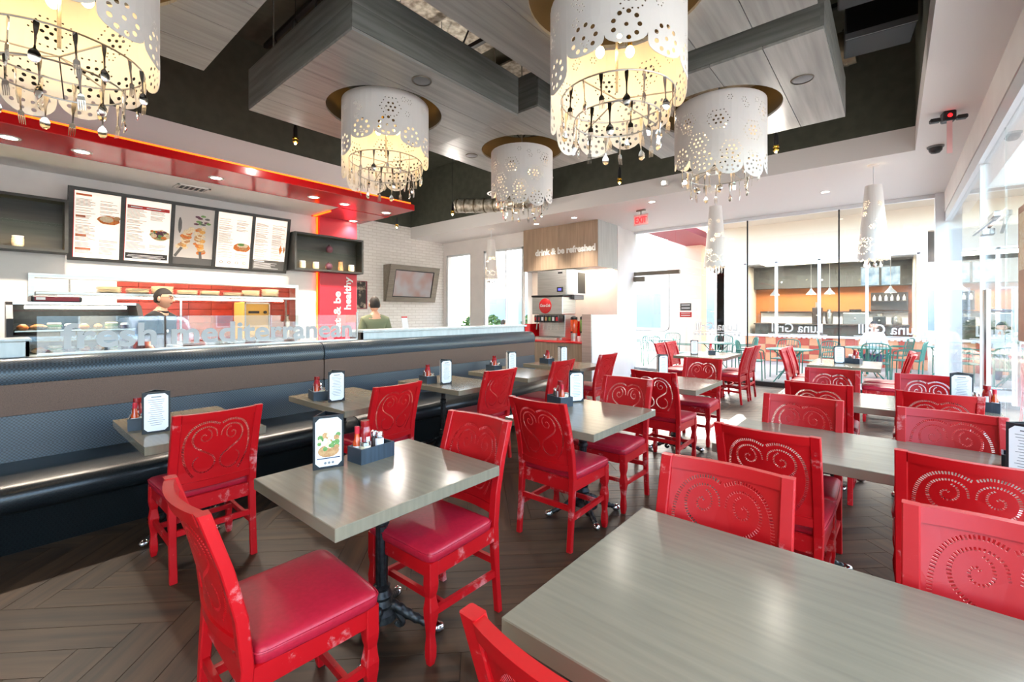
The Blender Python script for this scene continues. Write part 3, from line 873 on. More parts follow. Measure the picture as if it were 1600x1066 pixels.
# ---- recessed downlights with light
def downlight(x, y, z, label, power, spot=2.2, col=(1, .93, .82), group='recessed downlights'):
    t = thing('downlight', label, 'downlight', (x, y, z), 0, group)
    ob('trim_ring', MB().lathe([(.055, -.006), (.075, -.004), (.078, 0), (.055, 0)], 20, caps=False), 'white_paint', t)
    ob('lens', MB().lathe([(0, -.003), (.055, -.003)], 20, caps=False), 'lamp_emit', t)
    if power:
        add_light('downlight_beam', 'SPOT', (0, 0, -.03), power, col, parent=t, spot_size=spot, spot_blend=.7, shadow_soft_size=.06)
for (x, y, nme) in ((-5.94, .12, 'leftmost downlight in the red canopy'), (-5.93, .586, 'downlight in the red canopy above the first menu board'), (-5.91, 1.7, 'downlight in the red canopy above the skewer picture'),
               (-5.9, 2.83, 'downlight in the red canopy above the last menu board'), (-5.95, 3.3, 'downlight in the red canopy near the column'), (-5.97, 4.0, 'downlight at the far corner of the red canopy')):
    downlight(x, y, 3.05, nme, 85, 2.4, (1, .86, .7), 'downlights in the red canopy')
downlight(-6.9, 3.98, 3.044, 'downlight in the red canopy over the column', 30, 2.2, (1, .86, .7), 'downlights in the red canopy')
for (x, y, nme) in ((-5.09, 7.73, 'downlight above the right half of the wooden hood'), (-6.1, 7.75, 'downlight above the left half of the wooden hood')):
    downlight(x, y + .25, SOF, nme, 130, 1.5)
for (x, y, nme) in ((-3.3, 7.75, 'downlight near the exit sign'), (-.85, 8.98, 'downlight in the soffit by the storefront'),
               (.43, -1.0, 'added fill downlight in the side soffit behind the camera')):  # this unseen one is added to fill the interior with light
    downlight(x, y, SOF, nme, 130 if y < 0 else 40, 2.6)

# ---- ceiling vents and signs
def vent(x, y, z, label, w=.3, d_=.2):
    t = thing('ceiling_vent', label, 'vent', (x, y, z))
    ob('frame', MB().bb(-w / 2, w / 2, -d_ / 2, -d_ / 2 + .025, -.012, 0).bb(-w / 2, w / 2, d_ / 2 - .025, d_ / 2, -.012, 0).bb(-w / 2, -w / 2 + .025, -d_ / 2, d_ / 2, -.012, 0).bb(w / 2 - .025, w / 2, -d_ / 2, d_ / 2, -.012, 0), 'white_paint', t)
    ob('backing', MB().bb(-w / 2 + .02, w / 2 - .02, -d_ / 2 + .02, d_ / 2 - .02, -.004, -.001), 'black_plastic', t)
    for k in range(6):
        y0 = -d_ / 2 + .04 + k * (d_ - .08) / 5
        ob('slat', MB().bar((-w / 2 + .025, y0, -.008), (w / 2 - .025, y0, -.008), .012, .002, (0, .6, 1)), 'white_paint', t)
vent(-6.62, 1.64, 3.05, 'white louvred vent in the ceiling above the menu boards', .25, .34)
t = thing('round_diffuser', 'round white air diffuser left of the farthest chandelier', 'vent', (-5.35, 5.9, 3.62))
for k, r in enumerate((.05, .1, .15, .2)):
    ob('ring', MB().lathe([(r - .03, -.03 * (3 - k) / 3 + .0), (r, -.035 * (3 - k) / 3), (r, -.03 * (3 - k) / 3 + .01)], 24, caps=False), 'white_paint', t, smooth=True)
ob('neck', MB().cyl((0, 0, 0), .1, .02, .5, 20), 'foil', t, smooth=True)
ex = thing('exit_sign', 'red illuminated EXIT sign hanging near the storefront door', 'sign', (-3.72, 8.22, SOF), -.15)
ob('mount', MB().rb(-.09, .09, -.03, .03, -.03, 0, .005), 'alu_dark', ex)
ob('stem', MB().cyl((0, 0, 0), .01, -.1, -.03, 8), 'alu_dark', ex)
ob('plate', MB().rb(-.16, .16, -.006, .006, -.30, -.09, .003), 'exit_clear', ex)
text('lettering', 'EXIT', .17, 'exit_red', ex, (0, -.008, -.255), (PI / 2, 0, 0), .002, .004, .25, align='CENTER')
ex = thing('emergency_light', 'dark emergency light with red lamp hanging from the side soffit', 'emergency light', (.42, 6.2, SOF), .2)
ob('housing', MB().rb(-.05, .05, -.05, .05, -.1, 0, .01), 'black_plastic', ex)
for s in (-1, 1):
    ob('lamp_head', MB().rb(s * .1 - .04, s * .1 + .04, -.03, .03, -.09, -.05, .008), 'black_plastic', ex)
ob('red_lens', MB().sph((0, -.05, -.05), .018), 'exit_red', ex)
ob('red_panel', MB().bb(-.02, .02, -.04, -.03, -.42, -.1), 'exit_clear', ex)
cd = thing('dome_camera', 'black dome security camera on the white ceiling', 'camera', (.39, 7.58 - .2, SOF))
ob('base', MB().lathe([(.0, -.02), (.075, -.02), (.08, 0)], 20), 'grey_plastic', cd)
ob('dome', MB().lathe([(.065, -.02), (.06, -.055), (.04, -.08), (.0, -.09)], 20), 'black_plastic', cd, smooth=True)
for (x, y, nme) in ((-2.9, 7.38, 'small white twin spot on the far fascia beside the middle chandelier'), (-2.55, 7.38, 'small white box on the far fascia right of the twin spot')):
    t = thing('fascia_spot', nme, 'spotlight', (x, y, 3.66 if x < -2.7 else 3.6), 0)
    ob('body', MB().rb(-.05, .05, -.1, 0, -.04, .04, .008), 'white_paint', t)
    ob('lens', MB().cyl((0, 0, 0), .03, -.11, -.098, 14, 'y'), 'lamp_emit', t)
# ================================================================== CHAIRS
def back_y(z):           # rake of the back posts (chair faces +y)
    P = [(0, -.235), (.2, -.215), (.45, -.2), (.6, -.215), (.75, -.25), (.94, -.31)]
    for (a, b), (c, d_) in zip(P[:-1], P[1:]):
        if z <= c:
            t = (z - a) / (c - a); t2 = t
            return b + (d_ - b) * t2
    return P[-1][1]
CW = .205               # post centre half width
def bow(x): return -.032 * (1 - (x / CW) ** 2)
def arc_pts(pts, step):
    q = catmull([(a, b, 0) for a, b in pts], 14); out = []; acc = 0; nxt = 0
    for i in range(len(q) - 1):
        seg = (q[i + 1] - q[i]).length
        while acc + seg >= nxt:
            t = (nxt - acc) / seg if seg else 0
            p = q[i].lerp(q[i + 1], t); tg = (q[i + 1] - q[i]).normalized(); out.append((p.x, p.y, tg.x, tg.y)); nxt += step
        acc += seg
    return out
def panel_mesh():
    hw = CW - .02
    z0, z1 = .527, .902; hh = z1 - z0; KU, KV = 1.06, 1.255
    A = [(-.004, .262), (-.05, .276), (-.105, .264), (-.142, .225), (-.157, .165), (-.152, .105), (-.132, .055), (-.105, .018)]
    B = [(-.070, .205), (-.076, .215), (-.066, .226), (-.049, .220), (-.041, .200), (-.052, .181), (-.076, .178), (-.097, .196), (-.100, .222), (-.080, .246)]
    Bo = [(-.010, .205), (-.016, .232), (-.040, .250), (-.072, .252), (-.104, .236), (-.119, .205), (-.112, .172), (-.086, .148), (-.052, .128), (-.022, .106), (-.012, .078), (-.026, .050), (-.056, .036), (-.090, .044), (-.110, .070), (-.108, .098), (-.092, .112)]
    Sp = [(-.062, .212), (-.070, .217), (-.081, .208), (-.080, .193), (-.066, .184), (-.047, .189), (-.036, .206), (-.040, .228), (-.056, .241)]
    holes = []; occ = []
    def slots(path, ln, sg, step=.0092, w=.0026, taper=False):
        ps = arc_pts([(a * KU, b * KV + .008) for a, b in path], step); n = len(ps)
        for i, (x, y, tx, ty) in enumerate(ps):
            l = ln * (0.55 + 0.45 * math.sin(PI * (i + .5) / n)) if taper else ln
            nx, ny = -ty, tx
            x *= sg * 1.0; 
            pts = [(x + sg * (tx * a * w + nx * b * l), y + ty * a * w + ny * b * l) for a, b in ((-1, -.5), (1, -.5), (1, .5), (-1, .5))]
            r = l / 2
            if any((x - a) ** 2 + (y - b) ** 2 < (.0068) ** 2 for a, b in occ): continue
            if any(abs(px) > hw - .006 or py < .006 or py > hh - .006 for px, py in pts): continue
            occ.append((x, y)); holes.append(pts if sg > 0 else pts[::-1])
    for sg in (1, -1):
        slots(A, .0125, sg, taper=False); slots(Bo, .0115, sg, taper=True); slots(Sp, .0075, sg, .0085, .0022)
    # drop slots that would overlap each other
    keep = []
    def bbx(p): return (min(a for a, b in p), max(a for a, b in p), min(b for a, b in p), max(b for a, b in p))
    def sat(p, q):
        for P_, Q in ((p, q), (q, p)):
            for i in range(4):
                ex, ey = P_[i][0] - P_[i - 1][0], P_[i][1] - P_[i - 1][1]
                ax, ay = -ey, ex
                a = [x * ax + y * ay for x, y in P_]; b = [x * ax + y * ay for x, y in Q]
                m = 1e-3 * math.hypot(ax, ay)
                if max(a) + m < min(b) or max(b) + m < min(a): return False
        return True
    for p in holes:
        if not any(abs(p[0][0] - q[0][0]) < .04 and abs(p[0][1] - q[0][1]) < .04 and sat(p, q) for q in keep): keep.append(p)
    outer = [(-hw, 0)] + [(-hw + 2 * hw * i / 10, 0) for i in range(1, 10)] + [(hw, 0)] + [(hw, hh * i / 6) for i in range(1, 6)] + [(hw, hh)] + [(hw - 2 * hw * i / 10, hh) for i in range(1, 10)] + [(-hw, hh)] + [(-hw, hh - hh * i / 6) for i in range(1, 6)]
    v2, tr = perforate(outer, keep)
    mb = MB()
    sheet(mb, v2, tr, lambda u, v, h: (u, back_y(z0 + v) + bow(u) + .004 - h, z0 + v), .007)
    return mb.mesh('back_panel')
def ring_rect(cx, cy, z, wx, wy, b=.004):
    x, y = wx / 2, wy / 2
    return [(cx + p, cy + q, z) for p, q in ((-x + b, -y), (x - b, -y), (x, -y + b), (x, y - b), (x - b, y), (-x + b, y), (-x, y - b), (-x, -y + b))]
def make_chair():
    t = thing('dining_chair', 'red chair', 'chair')
    for s in (-1, 1):
        zs = [0, .1, .2, .3, .45, .52, .6, .68, .76, .85, .94]
        ob('back_post', MB().loft([ring_rect(s * CW, back_y(z), z, .042 if z > .3 else .036, .036 if z > .2 else .03) for z in zs]), 'red_worn', t)
        zs = [0, .03, .07, .12, .16, .20, .235, .265, .29, .315, .34, .37, .44]
        ws = [.028, .038, .039, .031, .036, .047, .050, .041, .036, .045, .050, .048, .048]
        ob('front_leg', MB().loft([ring_rect(s * .205 , .205 + (.046 - w) * .15, z, w, w) for z, w in zip(zs, ws)]), 'red_worn', t)
        ob('side_stretcher', MB().bar((s * .205, back_y(.2), .20), (s * .205, .205, .215), .02, .032), 'red_worn', t)
        ob('side_apron', MB().bar((s * .21, -.19, .405), (s * .21, .2, .405), .022, .07), 'red_worn', t)
    ob('front_stretcher', MB().bar((-.2, .12, .205), (.2, .12, .205), .02, .028), 'red_worn', t)
    ob('back_stretcher', MB().bar((-.2, back_y(.26), .26), (.2, back_y(.26), .26), .02, .032), 'red_worn', t)
    ob('front_apron', MB().bar((-.2, .21, .405), (.2, .21, .405), .022, .07), 'red_worn', t)
    ob('back_apron', MB().bar((-.2, -.195, .40), (.2, -.195, .40), .022, .08), 'red_worn', t)
    def rail(z0, z1, th):
        mb = MB(); rings = []
        for i in range(13):
            x = -(CW - .02) + 2 * (CW - .02) * i / 12
            y0, y1 = back_y(z0) + bow(x), back_y(z1) + bow(x)
            rings.append([(x, y0 - th / 2, z0), (x, y0 + th / 2, z0), (x, y1 + th / 2, z1), (x, y1 - th / 2, z1)])
        return mb.loft(rings)
    ob('top_rail', rail(.896, .938, .03), 'red_wood', t, smooth=True, autos=30)
    ob('lower_rail', rail(.495, .535, .024), 'red_wood', t, smooth=True, autos=30)
    ob('back_panel', panel_mesh(), 'red_wood', t)
    # domed cushion
    mb = MB(); n = 14; rings = []
    def sq(k, e=.16):
        a = 2 * PI * k / 32; c, s_ = math.cos(a), math.sin(a)
        return (math.copysign(abs(c) ** e, c), math.copysign(abs(s_) ** e, s_))
    for z, k in ((.438, .985), (.443, 1.0), (.462, 1.012), (.476, 1.0), (.485, .97), (.491, .88), (.495, .7), (.497, .4), (.498, .05)):
        rings.append([((.228 + .006 * p[1]) * k * p[0], .026 + .207 * k * p[1], z) for p in (sq(i) for i in range(32))])
    mb.loft(rings)
    cu = ob('seat_cushion', mb, 'red_vinyl', t, smooth=True, autos=70)
    pts = [((.2305 + .006 * p[1]) * p[0], .026 + .2105 * p[1], .474) for p in (sq(i) for i in range(32))]
    ob('seam_piping', MB().tube(pts, .0028, 5, True), 'red_vinyl', cu, smooth=True)
    return t
CHAIR0 = make_chair(); chair_used = [False]
def chair(x, y, facing, label, group, turn=0):
    rz = {'+y': 0, '-y': PI, '-x': PI / 2, '+x': -PI / 2}[facing] + RND.uniform(-.035, .035) + turn
    if not chair_used[0]:
        chair_used[0] = True; c = CHAIR0; c.location = (x, y, 0); c.rotation_euler = (0, 0, rz); c['label'] = label; c['group'] = group
        return c
    return copy_tree(CHAIR0, (x, y, 0), rz, label, group)
G1, G2, G3, G4 = 'red chairs facing the banquette', 'red chairs at the middle row of tables', 'red chairs at the long tables', 'red chairs at the tables by the far storefront'
RC = 'red wooden chair with scroll-pierced back '
chair(-1.66, .705, '+y', 'red chair nearest the camera at lower left, its whole seat in view', G2, -.05)
chair(-1.715, 1.43, '-y', RC + 'on the far side of the closest small table', G2)
chair(-1.745, 2.60, '+y', RC + 'on the near side of the second small table', G2)
chair(-1.745, 3.29, '-y', RC + 'on the far side of the second small table', G2)
chair(-1.75, 4.46, '+y', RC + 'on the near side of the third small table', G2)
chair(-1.78, 5.42, '-y', RC + 'on the far side of the third small table', G2)
for y, n in ((.87, 'first'), (2.09, 'second'), (3.32, 'third'), (4.42, 'fourth'), (5.52, 'fifth')):
    chair(-3.27, y, '-x', RC + f'at the {n} banquette table from the left', G1)
for (y, tb, side, far_) in ((.92, 'nearest', 'near', '+y'), (1.45, 'nearest', 'far', '-y'), (2.73, 'second', 'near', '+y'), (3.22, 'second', 'far', '-y'), (4.6, 'third', 'near', '+y'), (5.17, 'third', 'far', '-y')):
    for x, sd in ((-.465, 'aisle'), (.235, 'window')):
        if y < 1 and sd == 'window': continue
        chair(x + (.07 if y < 1 else 0), y - (.02 if y < 1 else 0), far_, f'red scroll-back chair on the {side} side of the {tb} long table, {sd} end', G3)
for x, f, tb, sd in ((-3.02, '+x', 'door-side storefront table', 'door'), (-2.1, '-x', 'door-side storefront table', 'corner'), (-1.0, '+x', 'corner storefront table', 'door'), (-.1, '-x', 'corner storefront table', 'corner')):
    for y, w in ((8.16, 'nearer'), (8.7, 'farther')):
        chair(x, y - (.1 if 'corner' in tb else 0), f, f'red scroll-back chair, {w} of two on the {sd} side of the {tb}', G4)

# ================================================================== TABLES
def foot_mesh():
    mb = MB()
    q = catmull([(.03, 0, .13), (.075, 0, .115), (.14, 0, .075), (.21, 0, .045), (.255, 0, .03)], 6)
    n = len(q); mb.tube(q, [.026 - .010 * i / n + .003 * math.sin(i * 1.9) for i in range(n)], 8)
    mb.tube(catmull([(.06, 0, .1), (.1, 0, .05), (.085, 0, .03), (.065, 0, .045)], 5), [.014] * 8 + [.013] * 7 + [.01], 6)
    return mb.mesh('foot', True, 50)
FOOT = foot_mesh(); FOOT.materials.append(MATS['cast_iron'])
CAPM = MB().sph((.265, 0, .024), .034, .026, .024, 12, 8).mesh('toe_cap', True, 60); CAPM.materials.append(MATS['chrome'])
COLM = None
def column_mesh():
    mb = MB()
    prof = [(.075, .07), (.07, .1), (.05, .12), (.056, .135), (.045, .16), (.05, .175), (.036, .2), (.04, .215), (.027, .225)]
    mb.lathe(prof, 20)
    m = 24
    mb.loft([[((.026 + .0025 * (k % 2)) * math.cos(2 * PI * k / m), (.026 + .0025 * (k % 2)) * math.sin(2 * PI * k / m), z) for k in range(m)] for z in (.22, .5)])
    mb.lathe([(.03, .5), (.036, .508), (.036, .52), (.03, .53), (.034, .545), (.028, .555)], 20)
    mb.loft([[((.022 + .002 * (k % 2)) * math.cos(2 * PI * k / m), (.022 + .002 * (k % 2)) * math.sin(2 * PI * k / m), z) for k in range(m)] for z in (.55, .695)])
    mb.bb(-.12, .12, -.02, .02, .69, .70).bb(-.02, .02, -.12, .12, .69, .70)
    return mb.mesh('column', True, 30)
COLM = column_mesh(); COLM.materials.append(MATS['cast_iron'])
def table(label, x0, x1, y0, y1, group, bases=((0, 0),), rot0=.5):
    t = thing('table', label, 'table', ((x0 + x1) / 2, (y0 + y1) / 2, 0), 0, group)
    hx, hy = (x1 - x0) / 2, (y1 - y0) / 2
    ob('table_top', MB().rb(-hx, hx, -hy, hy, .70, .75, .0025), 'table_wood', t)
    for bx, by in bases:
        ob('column', COLM, None, t, (bx, by, 0))
        for k in range(4):
            f = ob('foot', FOOT, None, t, (bx, by, 0), rot0 + k * PI / 2)
            ob('toe_cap', CAPM, None, f)
    return t
GT = 'grey-topped pedestal tables'
TABLES = {}
table('closest small grey table holding a blue-sheened black caddy and picture menu', -2.20, -1.47, .78, 1.63, GT, rot0=PI / 4 - .1)
table('second small grey table of the middle row', -2.13, -1.40, 2.42, 3.36, GT, rot0=.9)
table('third small grey table of the middle row, near the sun patches', -2.17, -1.44, 4.42, 5.3, GT)
for y0, y1, n in ((.565, 1.2, 'first'), (1.76, 2.40, 'second'), (2.93, 3.6, 'third'), (4.0, 4.72, 'fourth'), (5.12, 5.85, 'fifth')):
    table(f'{n} narrow grey table along the banquette, counted from the left', -4.15, -3.17, y0, y1, GT, ((-.12, 0),))
table('big grey table filling the lower right corner', -.735, .62, .82, 1.64, GT, ((-.35, 0), (.35, 0)))
table('second long grey table beside the side windows', -.795, .62, 2.71, 3.48, GT, ((-.35, 0), (.35, 0)))
table('third long grey table beside the side windows', -.82, .62, 4.5, 5.3, GT, ((-.35, 0), (.35, 0)))
table('sunlit table by the far storefront near the door', -2.95, -2.12, 7.85, 9.0, GT)
table('table by the far storefront near the corner post', -.95, -.12, 7.7, 8.85, GT)

# ================================================================== TABLE SETS: menu, caddy, bottles
def menu_card(x, y, rz, where, picture=False):
    t = thing('menu_holder', ('black three-sided menu holder with a salad picture on ' if picture else 'black three-sided menu holder with white sheets on ') + where, 'menu', (x, y, .75), rz, 'table menus')
    W_, H_ = .135, .255
    for k in range(3):
        a = 2 * PI * k / 3
        r = W_ / 2 / math.sqrt(3)
        Mx = Matrix.Rotation(a, 4, 'Z') @ Matrix.Translation((r, 0, 0))
        ob('cover', MB().bb(-.003, .003, -W_ / 2, W_ / 2, 0, H_).xf(Mx), 'leather_black', t)
        c = .018; w, z0, z1 = W_ / 2 - .008, .012, H_ - .012
        poly = [(-w + c, z0), (w - c, z0), (w, z0 + c), (w, z1 - c), (w - c, z1), (-w + c, z1), (-w, z1 - c), (-w, z0 + c)]
        sh = ob('sheet', MB().prism(poly, .0035, .005, lambda u, v, h: (h, u, v)).xf(Mx), 'paper', t)
        if picture and k == 0:
            pm_ = MB()
            rr_ = random.Random(2)
            ob('dish', MB().prism(circ(0, .085, .048, 20, .03), .005, .0055, lambda u, v, h: (h, u, v)).xf(Mx), 'food_tan', sh)
            for q in range(30):
                ob('salad_leaf', MB().prism(circ(rr_.uniform(-.044, .044), rr_.uniform(.085, .165), rr_.uniform(.007, .015), 7), .0056, .006 + q * 1e-5, lambda u, v, h: (h, u, v)).xf(Mx), ('food_green', 'food_cream', 'food_green', 'food_tan', 'food_cream')[q % 5], sh)
            ob('stripe', MB().bb(.005, .0056, -.052, .052, .048, .053).xf(Mx), 'cloth_denim', sh)
            for q in range(3):
                ob('seal', MB().prism(circ(-.015 + q * .017, .028, .006, 10), .005, .0056, lambda u, v, h: (h, u, v)).xf(Mx), 'grey_plastic', sh)
        else:
            ln = MB(); rr_ = random.Random(k)
            ln.bb(.005, .0055, -.025, .025, H_ - .034, H_ - .028)
            for q in range(13):
                ww = rr_.uniform(.02, .045); z = H_ - .05 - q * .013
                ln.bb(.005, .0055, -ww, ww, z, z + .0025)
            ob('print', ln.xf(Mx), 'grey_plastic', sh)
    return t
M('food_tan', (206, 160, 108), 0.6, col2=(176, 120, 74), scale=(60, 60, 60))
M('food_green', (126, 168, 92), 0.6, col2=(86, 128, 66), scale=(90, 90, 90))
M('food_cream', (238, 226, 200), 0.6, col2=(222, 196, 150), scale=(60, 60, 60))
M('food_orange', (226, 142, 60), 0.6, col2=(198, 92, 40), scale=(50, 50, 50))
M('food_purple', (112, 62, 82), 0.6, col2=(70, 40, 52), scale=(70, 70, 70))
_sq = lambda w, z: [(-w, -w, z), (w, -w, z), (w, w, z), (-w, w, z)]
def protos():
    P = {}
    t = thing('condiment_caddy', 'x', 'caddy', group='black condiment caddies')
    for s in (-1, 1):
        ob('long_side', MB().bb(s * .055 - .004, s * .055 + .004, -.1, .1, 0, .075), 'black_box_sheen', t)
        ob('short_side', MB().bb(-.051, .051, s * .096 - .004, s * .096 + .004, 0, .075), 'black_box_sheen', t)
    ob('bottom', MB().bb(-.051, .051, -.092, .092, 0, .008), 'black_box_sheen', t)
    P['caddy'] = t
    t = thing('ketchup_bottle', 'x', 'bottle', group='ketchup bottles')
    ob('body', MB().loft([[(math.copysign(abs(math.cos(a)) ** .5, math.cos(a)) * w, math.copysign(abs(math.sin(a)) ** .5, math.sin(a)) * w, z) for a in [2 * PI * k / 20 for k in range(20)]] for z, w in ((0, .022), (.004, .026), (.12, .027), (.15, .022), (.165, .014))]), 'ketchup', t, smooth=True)
    ob('cap', MB().cyl((0, 0, 0), .022, .16, .19, 16), 'ketchup', t, smooth=True)
    ob('label_band', MB().lathe([(.0285, .05), (.0285, .11)], 20, caps=False), 'label_white', t, smooth=True)
    P['ketchup'] = t
    t = thing('hot_sauce_bottle', 'x', 'bottle', group='hot sauce bottles')
    ob('body', MB().lathe([(.0, 0), (.02, 0), (.021, .01), (.021, .085), (.014, .105), (.011, .13)], 16), 'hot_sauce', t, smooth=True)
    ob('cap', MB().cyl((0, 0, 0), .0125, .13, .165, 12), 'red_panel', t, smooth=True)
    ob('label_band', MB().lathe([(.0216, .02), (.0216, .07)], 16, caps=False), 'label_white', t, smooth=True)
    P['sauce'] = t
    for nm, mt, gp in (('salt_shaker', 'salt', 'salt shakers'), ('pepper_shaker', 'pepper', 'pepper shakers')):
        t = thing(nm, 'x', 'shaker', group=gp)
        ob('body', MB().lathe([(0, 0), (.021, 0), (.022, .004), (.022, .085), (.018, .096)], 14), mt, t, smooth=True)
        ob('lid', MB().lathe([(.0195, .094), (.0205, .098), (.0205, .112), (.016, .124), (0, .127)], 14), 'chrome', t, smooth=True)
        P[nm] = t
    t = thing('glass_jar', 'x', 'jar', group='small lidded jars')
    ob('body', MB().lathe([(0, 0), (.027, 0), (.028, .004), (.028, .075)], 16), 'food_cream', t, smooth=True)
    ob('lid', MB().lathe([(.0295, .075), (.0295, .092), (.026, .096), (0, .096)], 16), 'chrome', t, smooth=True)
    P['jar'] = t
    return P
PR = protos(); used = {}
def place(k, loc, rz, label):
    if k not in used:
        used[k] = 1; o = PR[k]; o.location = loc; o.rotation_euler = (0, 0, rz); o['label'] = label; return o
    return copy_tree(PR[k], loc, rz, label)
def caddy_set(x, y, rz, where):
    place('caddy', (x, y, .75), rz, 'black wooden condiment caddy on ' + where)
    c, s = math.cos(rz), math.sin(rz)
    q = lambda u, v, z=.758: (x + c * u - s * v, y + s * u + c * v, z)
    place('ketchup', q(-.015, -.028), rz, 'red ketchup bottle in the caddy on ' + where)
    place('sauce', q(-.024, -.068), rz, 'slim hot sauce bottle in the caddy on ' + where)
    place('jar', q(.018, -.05), rz, 'small jar with metal lid in the caddy on ' + where)
    place('pepper_shaker', q(-.02, .03), rz, 'pepper shaker in the caddy on ' + where)
    place('salt_shaker', q(.02, .035), rz, 'salt shaker in the caddy on ' + where)
B1 = 'the closest small table'
menu_card(-2.11, 1.08, -.35, B1, True); caddy_set(-2.05, 1.285, .06, B1)
B2 = 'the second small table'
menu_card(-2.06, 3.23, -.5, B2); caddy_set(-2.07, 3.03, 1.2, B2)
menu_card(-2.1, 5.2, -.5, 'the third small table')
for (cx_, cy_, mx_, my_, n) in ((-3.76, .65, -3.55, .69, 'first'), (-3.82, 1.87, -3.62, 1.92, 'second'), (-3.82, 3.08, -3.62, 3.14, 'third'), (-3.94, 4.26, -3.73, 4.34, 'fourth'), (-3.92, 5.40, -3.72, 5.5, 'fifth')):
    w = f'the {n} banquette table'
    menu_card(mx_, my_, -.15, w); caddy_set(cx_, cy_, 1.35, w)
caddy_set(-2.5, 8.5, .4, 'the storefront table by the door'); menu_card(-2.75, 8.3, -.9, 'the storefront table by the door')
caddy_set(-.45, 8.35, 1.3, 'the storefront table by the corner'); menu_card(-.62, 8.25, -1.2, 'the storefront table by the corner')
menu_card(.42, 5.17, -1.45, 'the third long table'); caddy_set(.52, 4.95, 1.4, 'the third long table')
menu_card(.47, 3.02, -1.9, 'the second long table'); caddy_set(.50, 3.18, 1.45, 'the second long table')
nt_ = thing('number_stand', 'thin steel number stand on the storefront table by the corner', 'table stand', (-.80, 7.95, .75))
ob('base', MB().lathe([(0, 0), (.03, 0), (.03, .006), (.006, .01)], 14), 'steel', nt_)
ob('rod', MB().cyl((0, 0, 0), .004, .01, .42, 6), 'steel', nt_)
ob('clip', MB().bb(-.02, .02, -.003, .003, .42, .46), 'steel', nt_)

# ================================================================== BANQUETTE
def banquette(y0, y1, label):
    t = thing('banquette', label, 'banquette', (-4.75, (y0 + y1) / 2, 0), 0, 'upholstered banquette sections')
    h = (y1 - y0) / 2 - .006
    def ext(prof, name, mat, sm=True):
        rings = [[(x, y, z) for x, z in prof] for y in (-h, -h + .03, h - .03, h)]
        c0 = [sum(p[0] for p in prof) / len(prof), sum(p[1] for p in prof) / len(prof)]
        rings[0] = [(c0[0] + (x - c0[0]) * .9, y, c0[1] + (z - c0[1]) * .97) for x, y, z in rings[0]]
        rings[-1] = [(c0[0] + (x - c0[0]) * .9, y, c0[1] + (z - c0[1]) * .97) for x, y, z in rings[-1]]
        return ob(name, MB().loft(rings), mat, t, smooth=sm, autos=50)
    ext([(-.08, 1.0), (.075, 1.0), (.085, 1.06), (.07, 1.12), (.03, 1.165), (-.03, 1.18), (-.08, 1.18)], 'back_roll', 'vinyl_sky_sheen')
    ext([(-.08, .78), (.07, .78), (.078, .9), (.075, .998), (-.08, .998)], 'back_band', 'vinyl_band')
    ext([(-.08, .44), (.10, .44), (.085, .6), (.07, .778), (-.08, .778)], 'back_lower', 'vinyl_sky_sheen')
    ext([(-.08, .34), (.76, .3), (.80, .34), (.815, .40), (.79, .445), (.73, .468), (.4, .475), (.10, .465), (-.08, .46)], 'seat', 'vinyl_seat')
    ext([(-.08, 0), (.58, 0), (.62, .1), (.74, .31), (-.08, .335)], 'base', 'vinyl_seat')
banquette(-2.2, 2.36, 'long dark banquette section with brown band nearest the camera')
banquette(2.36, 6.1, 'dark banquette section with brown band ending at the drink station')
pt = thing('partition', 'low partition carrying the banquette back and counter tops', None, (-4.95, 0, 0), 0, None, S)
ob('panel', MB().bb(-.1, .1, -2.2, 6.1, 0, 1.17), 'counter_top', pt)
ct = thing('counter_ledge', 'long white ledge on the partition right of the glass screen', 'counter', (-5.0, 4.5, 1.171))
ob('top', MB().rb(-.16, .16, -1.58, 1.58, .09, .12, .004), 'counter_top', ct)
ob('front_board', MB().bb(.10, .12, -1.57, 1.57, 0, .09), 'counter_top', ct)
ob('end_board', MB().bb(-.15, .12, -1.57, -1.55, 0, .09), 'black_frame', ct)
ob('end_board', MB().bb(-.15, .12, 1.55, 1.57, 0, .09), 'counter_top', ct)
ct = thing('counter_ledge', 'white ledge box on the partition at the left picture edge', 'counter', (-5.0, -.85, 1.171))
ob('top', MB().rb(-.16, .16, -1.05, 1.06, .12, .14, .004), 'counter_top', ct)
ob('front_board', MB().bb(.10, .12, -1.05, 1.05, 0, .12), 'counter_top', ct)
ob('end_board', MB().bb(-.15, .12, 1.03, 1.05, 0, .12), 'alu', ct)
gs = thing('glass_screen', 'clear glass screen lettered fresh mediterranean above the banquette', 'glass screen', (-4.93, 0, 1.17))
for a, b in ((.24, 1.56), (1.57, 2.88)):
    ob('pane', MB().bb(-.005, .005, a, b, .01, .305), 'glass_screen', gs)
ob('channel', MB().bb(-.02, .02, .24, 2.88, 0, .02), 'alu', gs)
M('frosted', (198, 200, 201), 0.7, spec=.2)
text('lettering', 'fresh mediterranean', .27, 'frosted', gs, (.0075, .37, .055), (PI / 2, 0, PI / 2), .0008, .007, 2.46)
ob('post', MB().cyl((0, 2.895, 0), .012, 0, .34, 10), 'steel', gs)
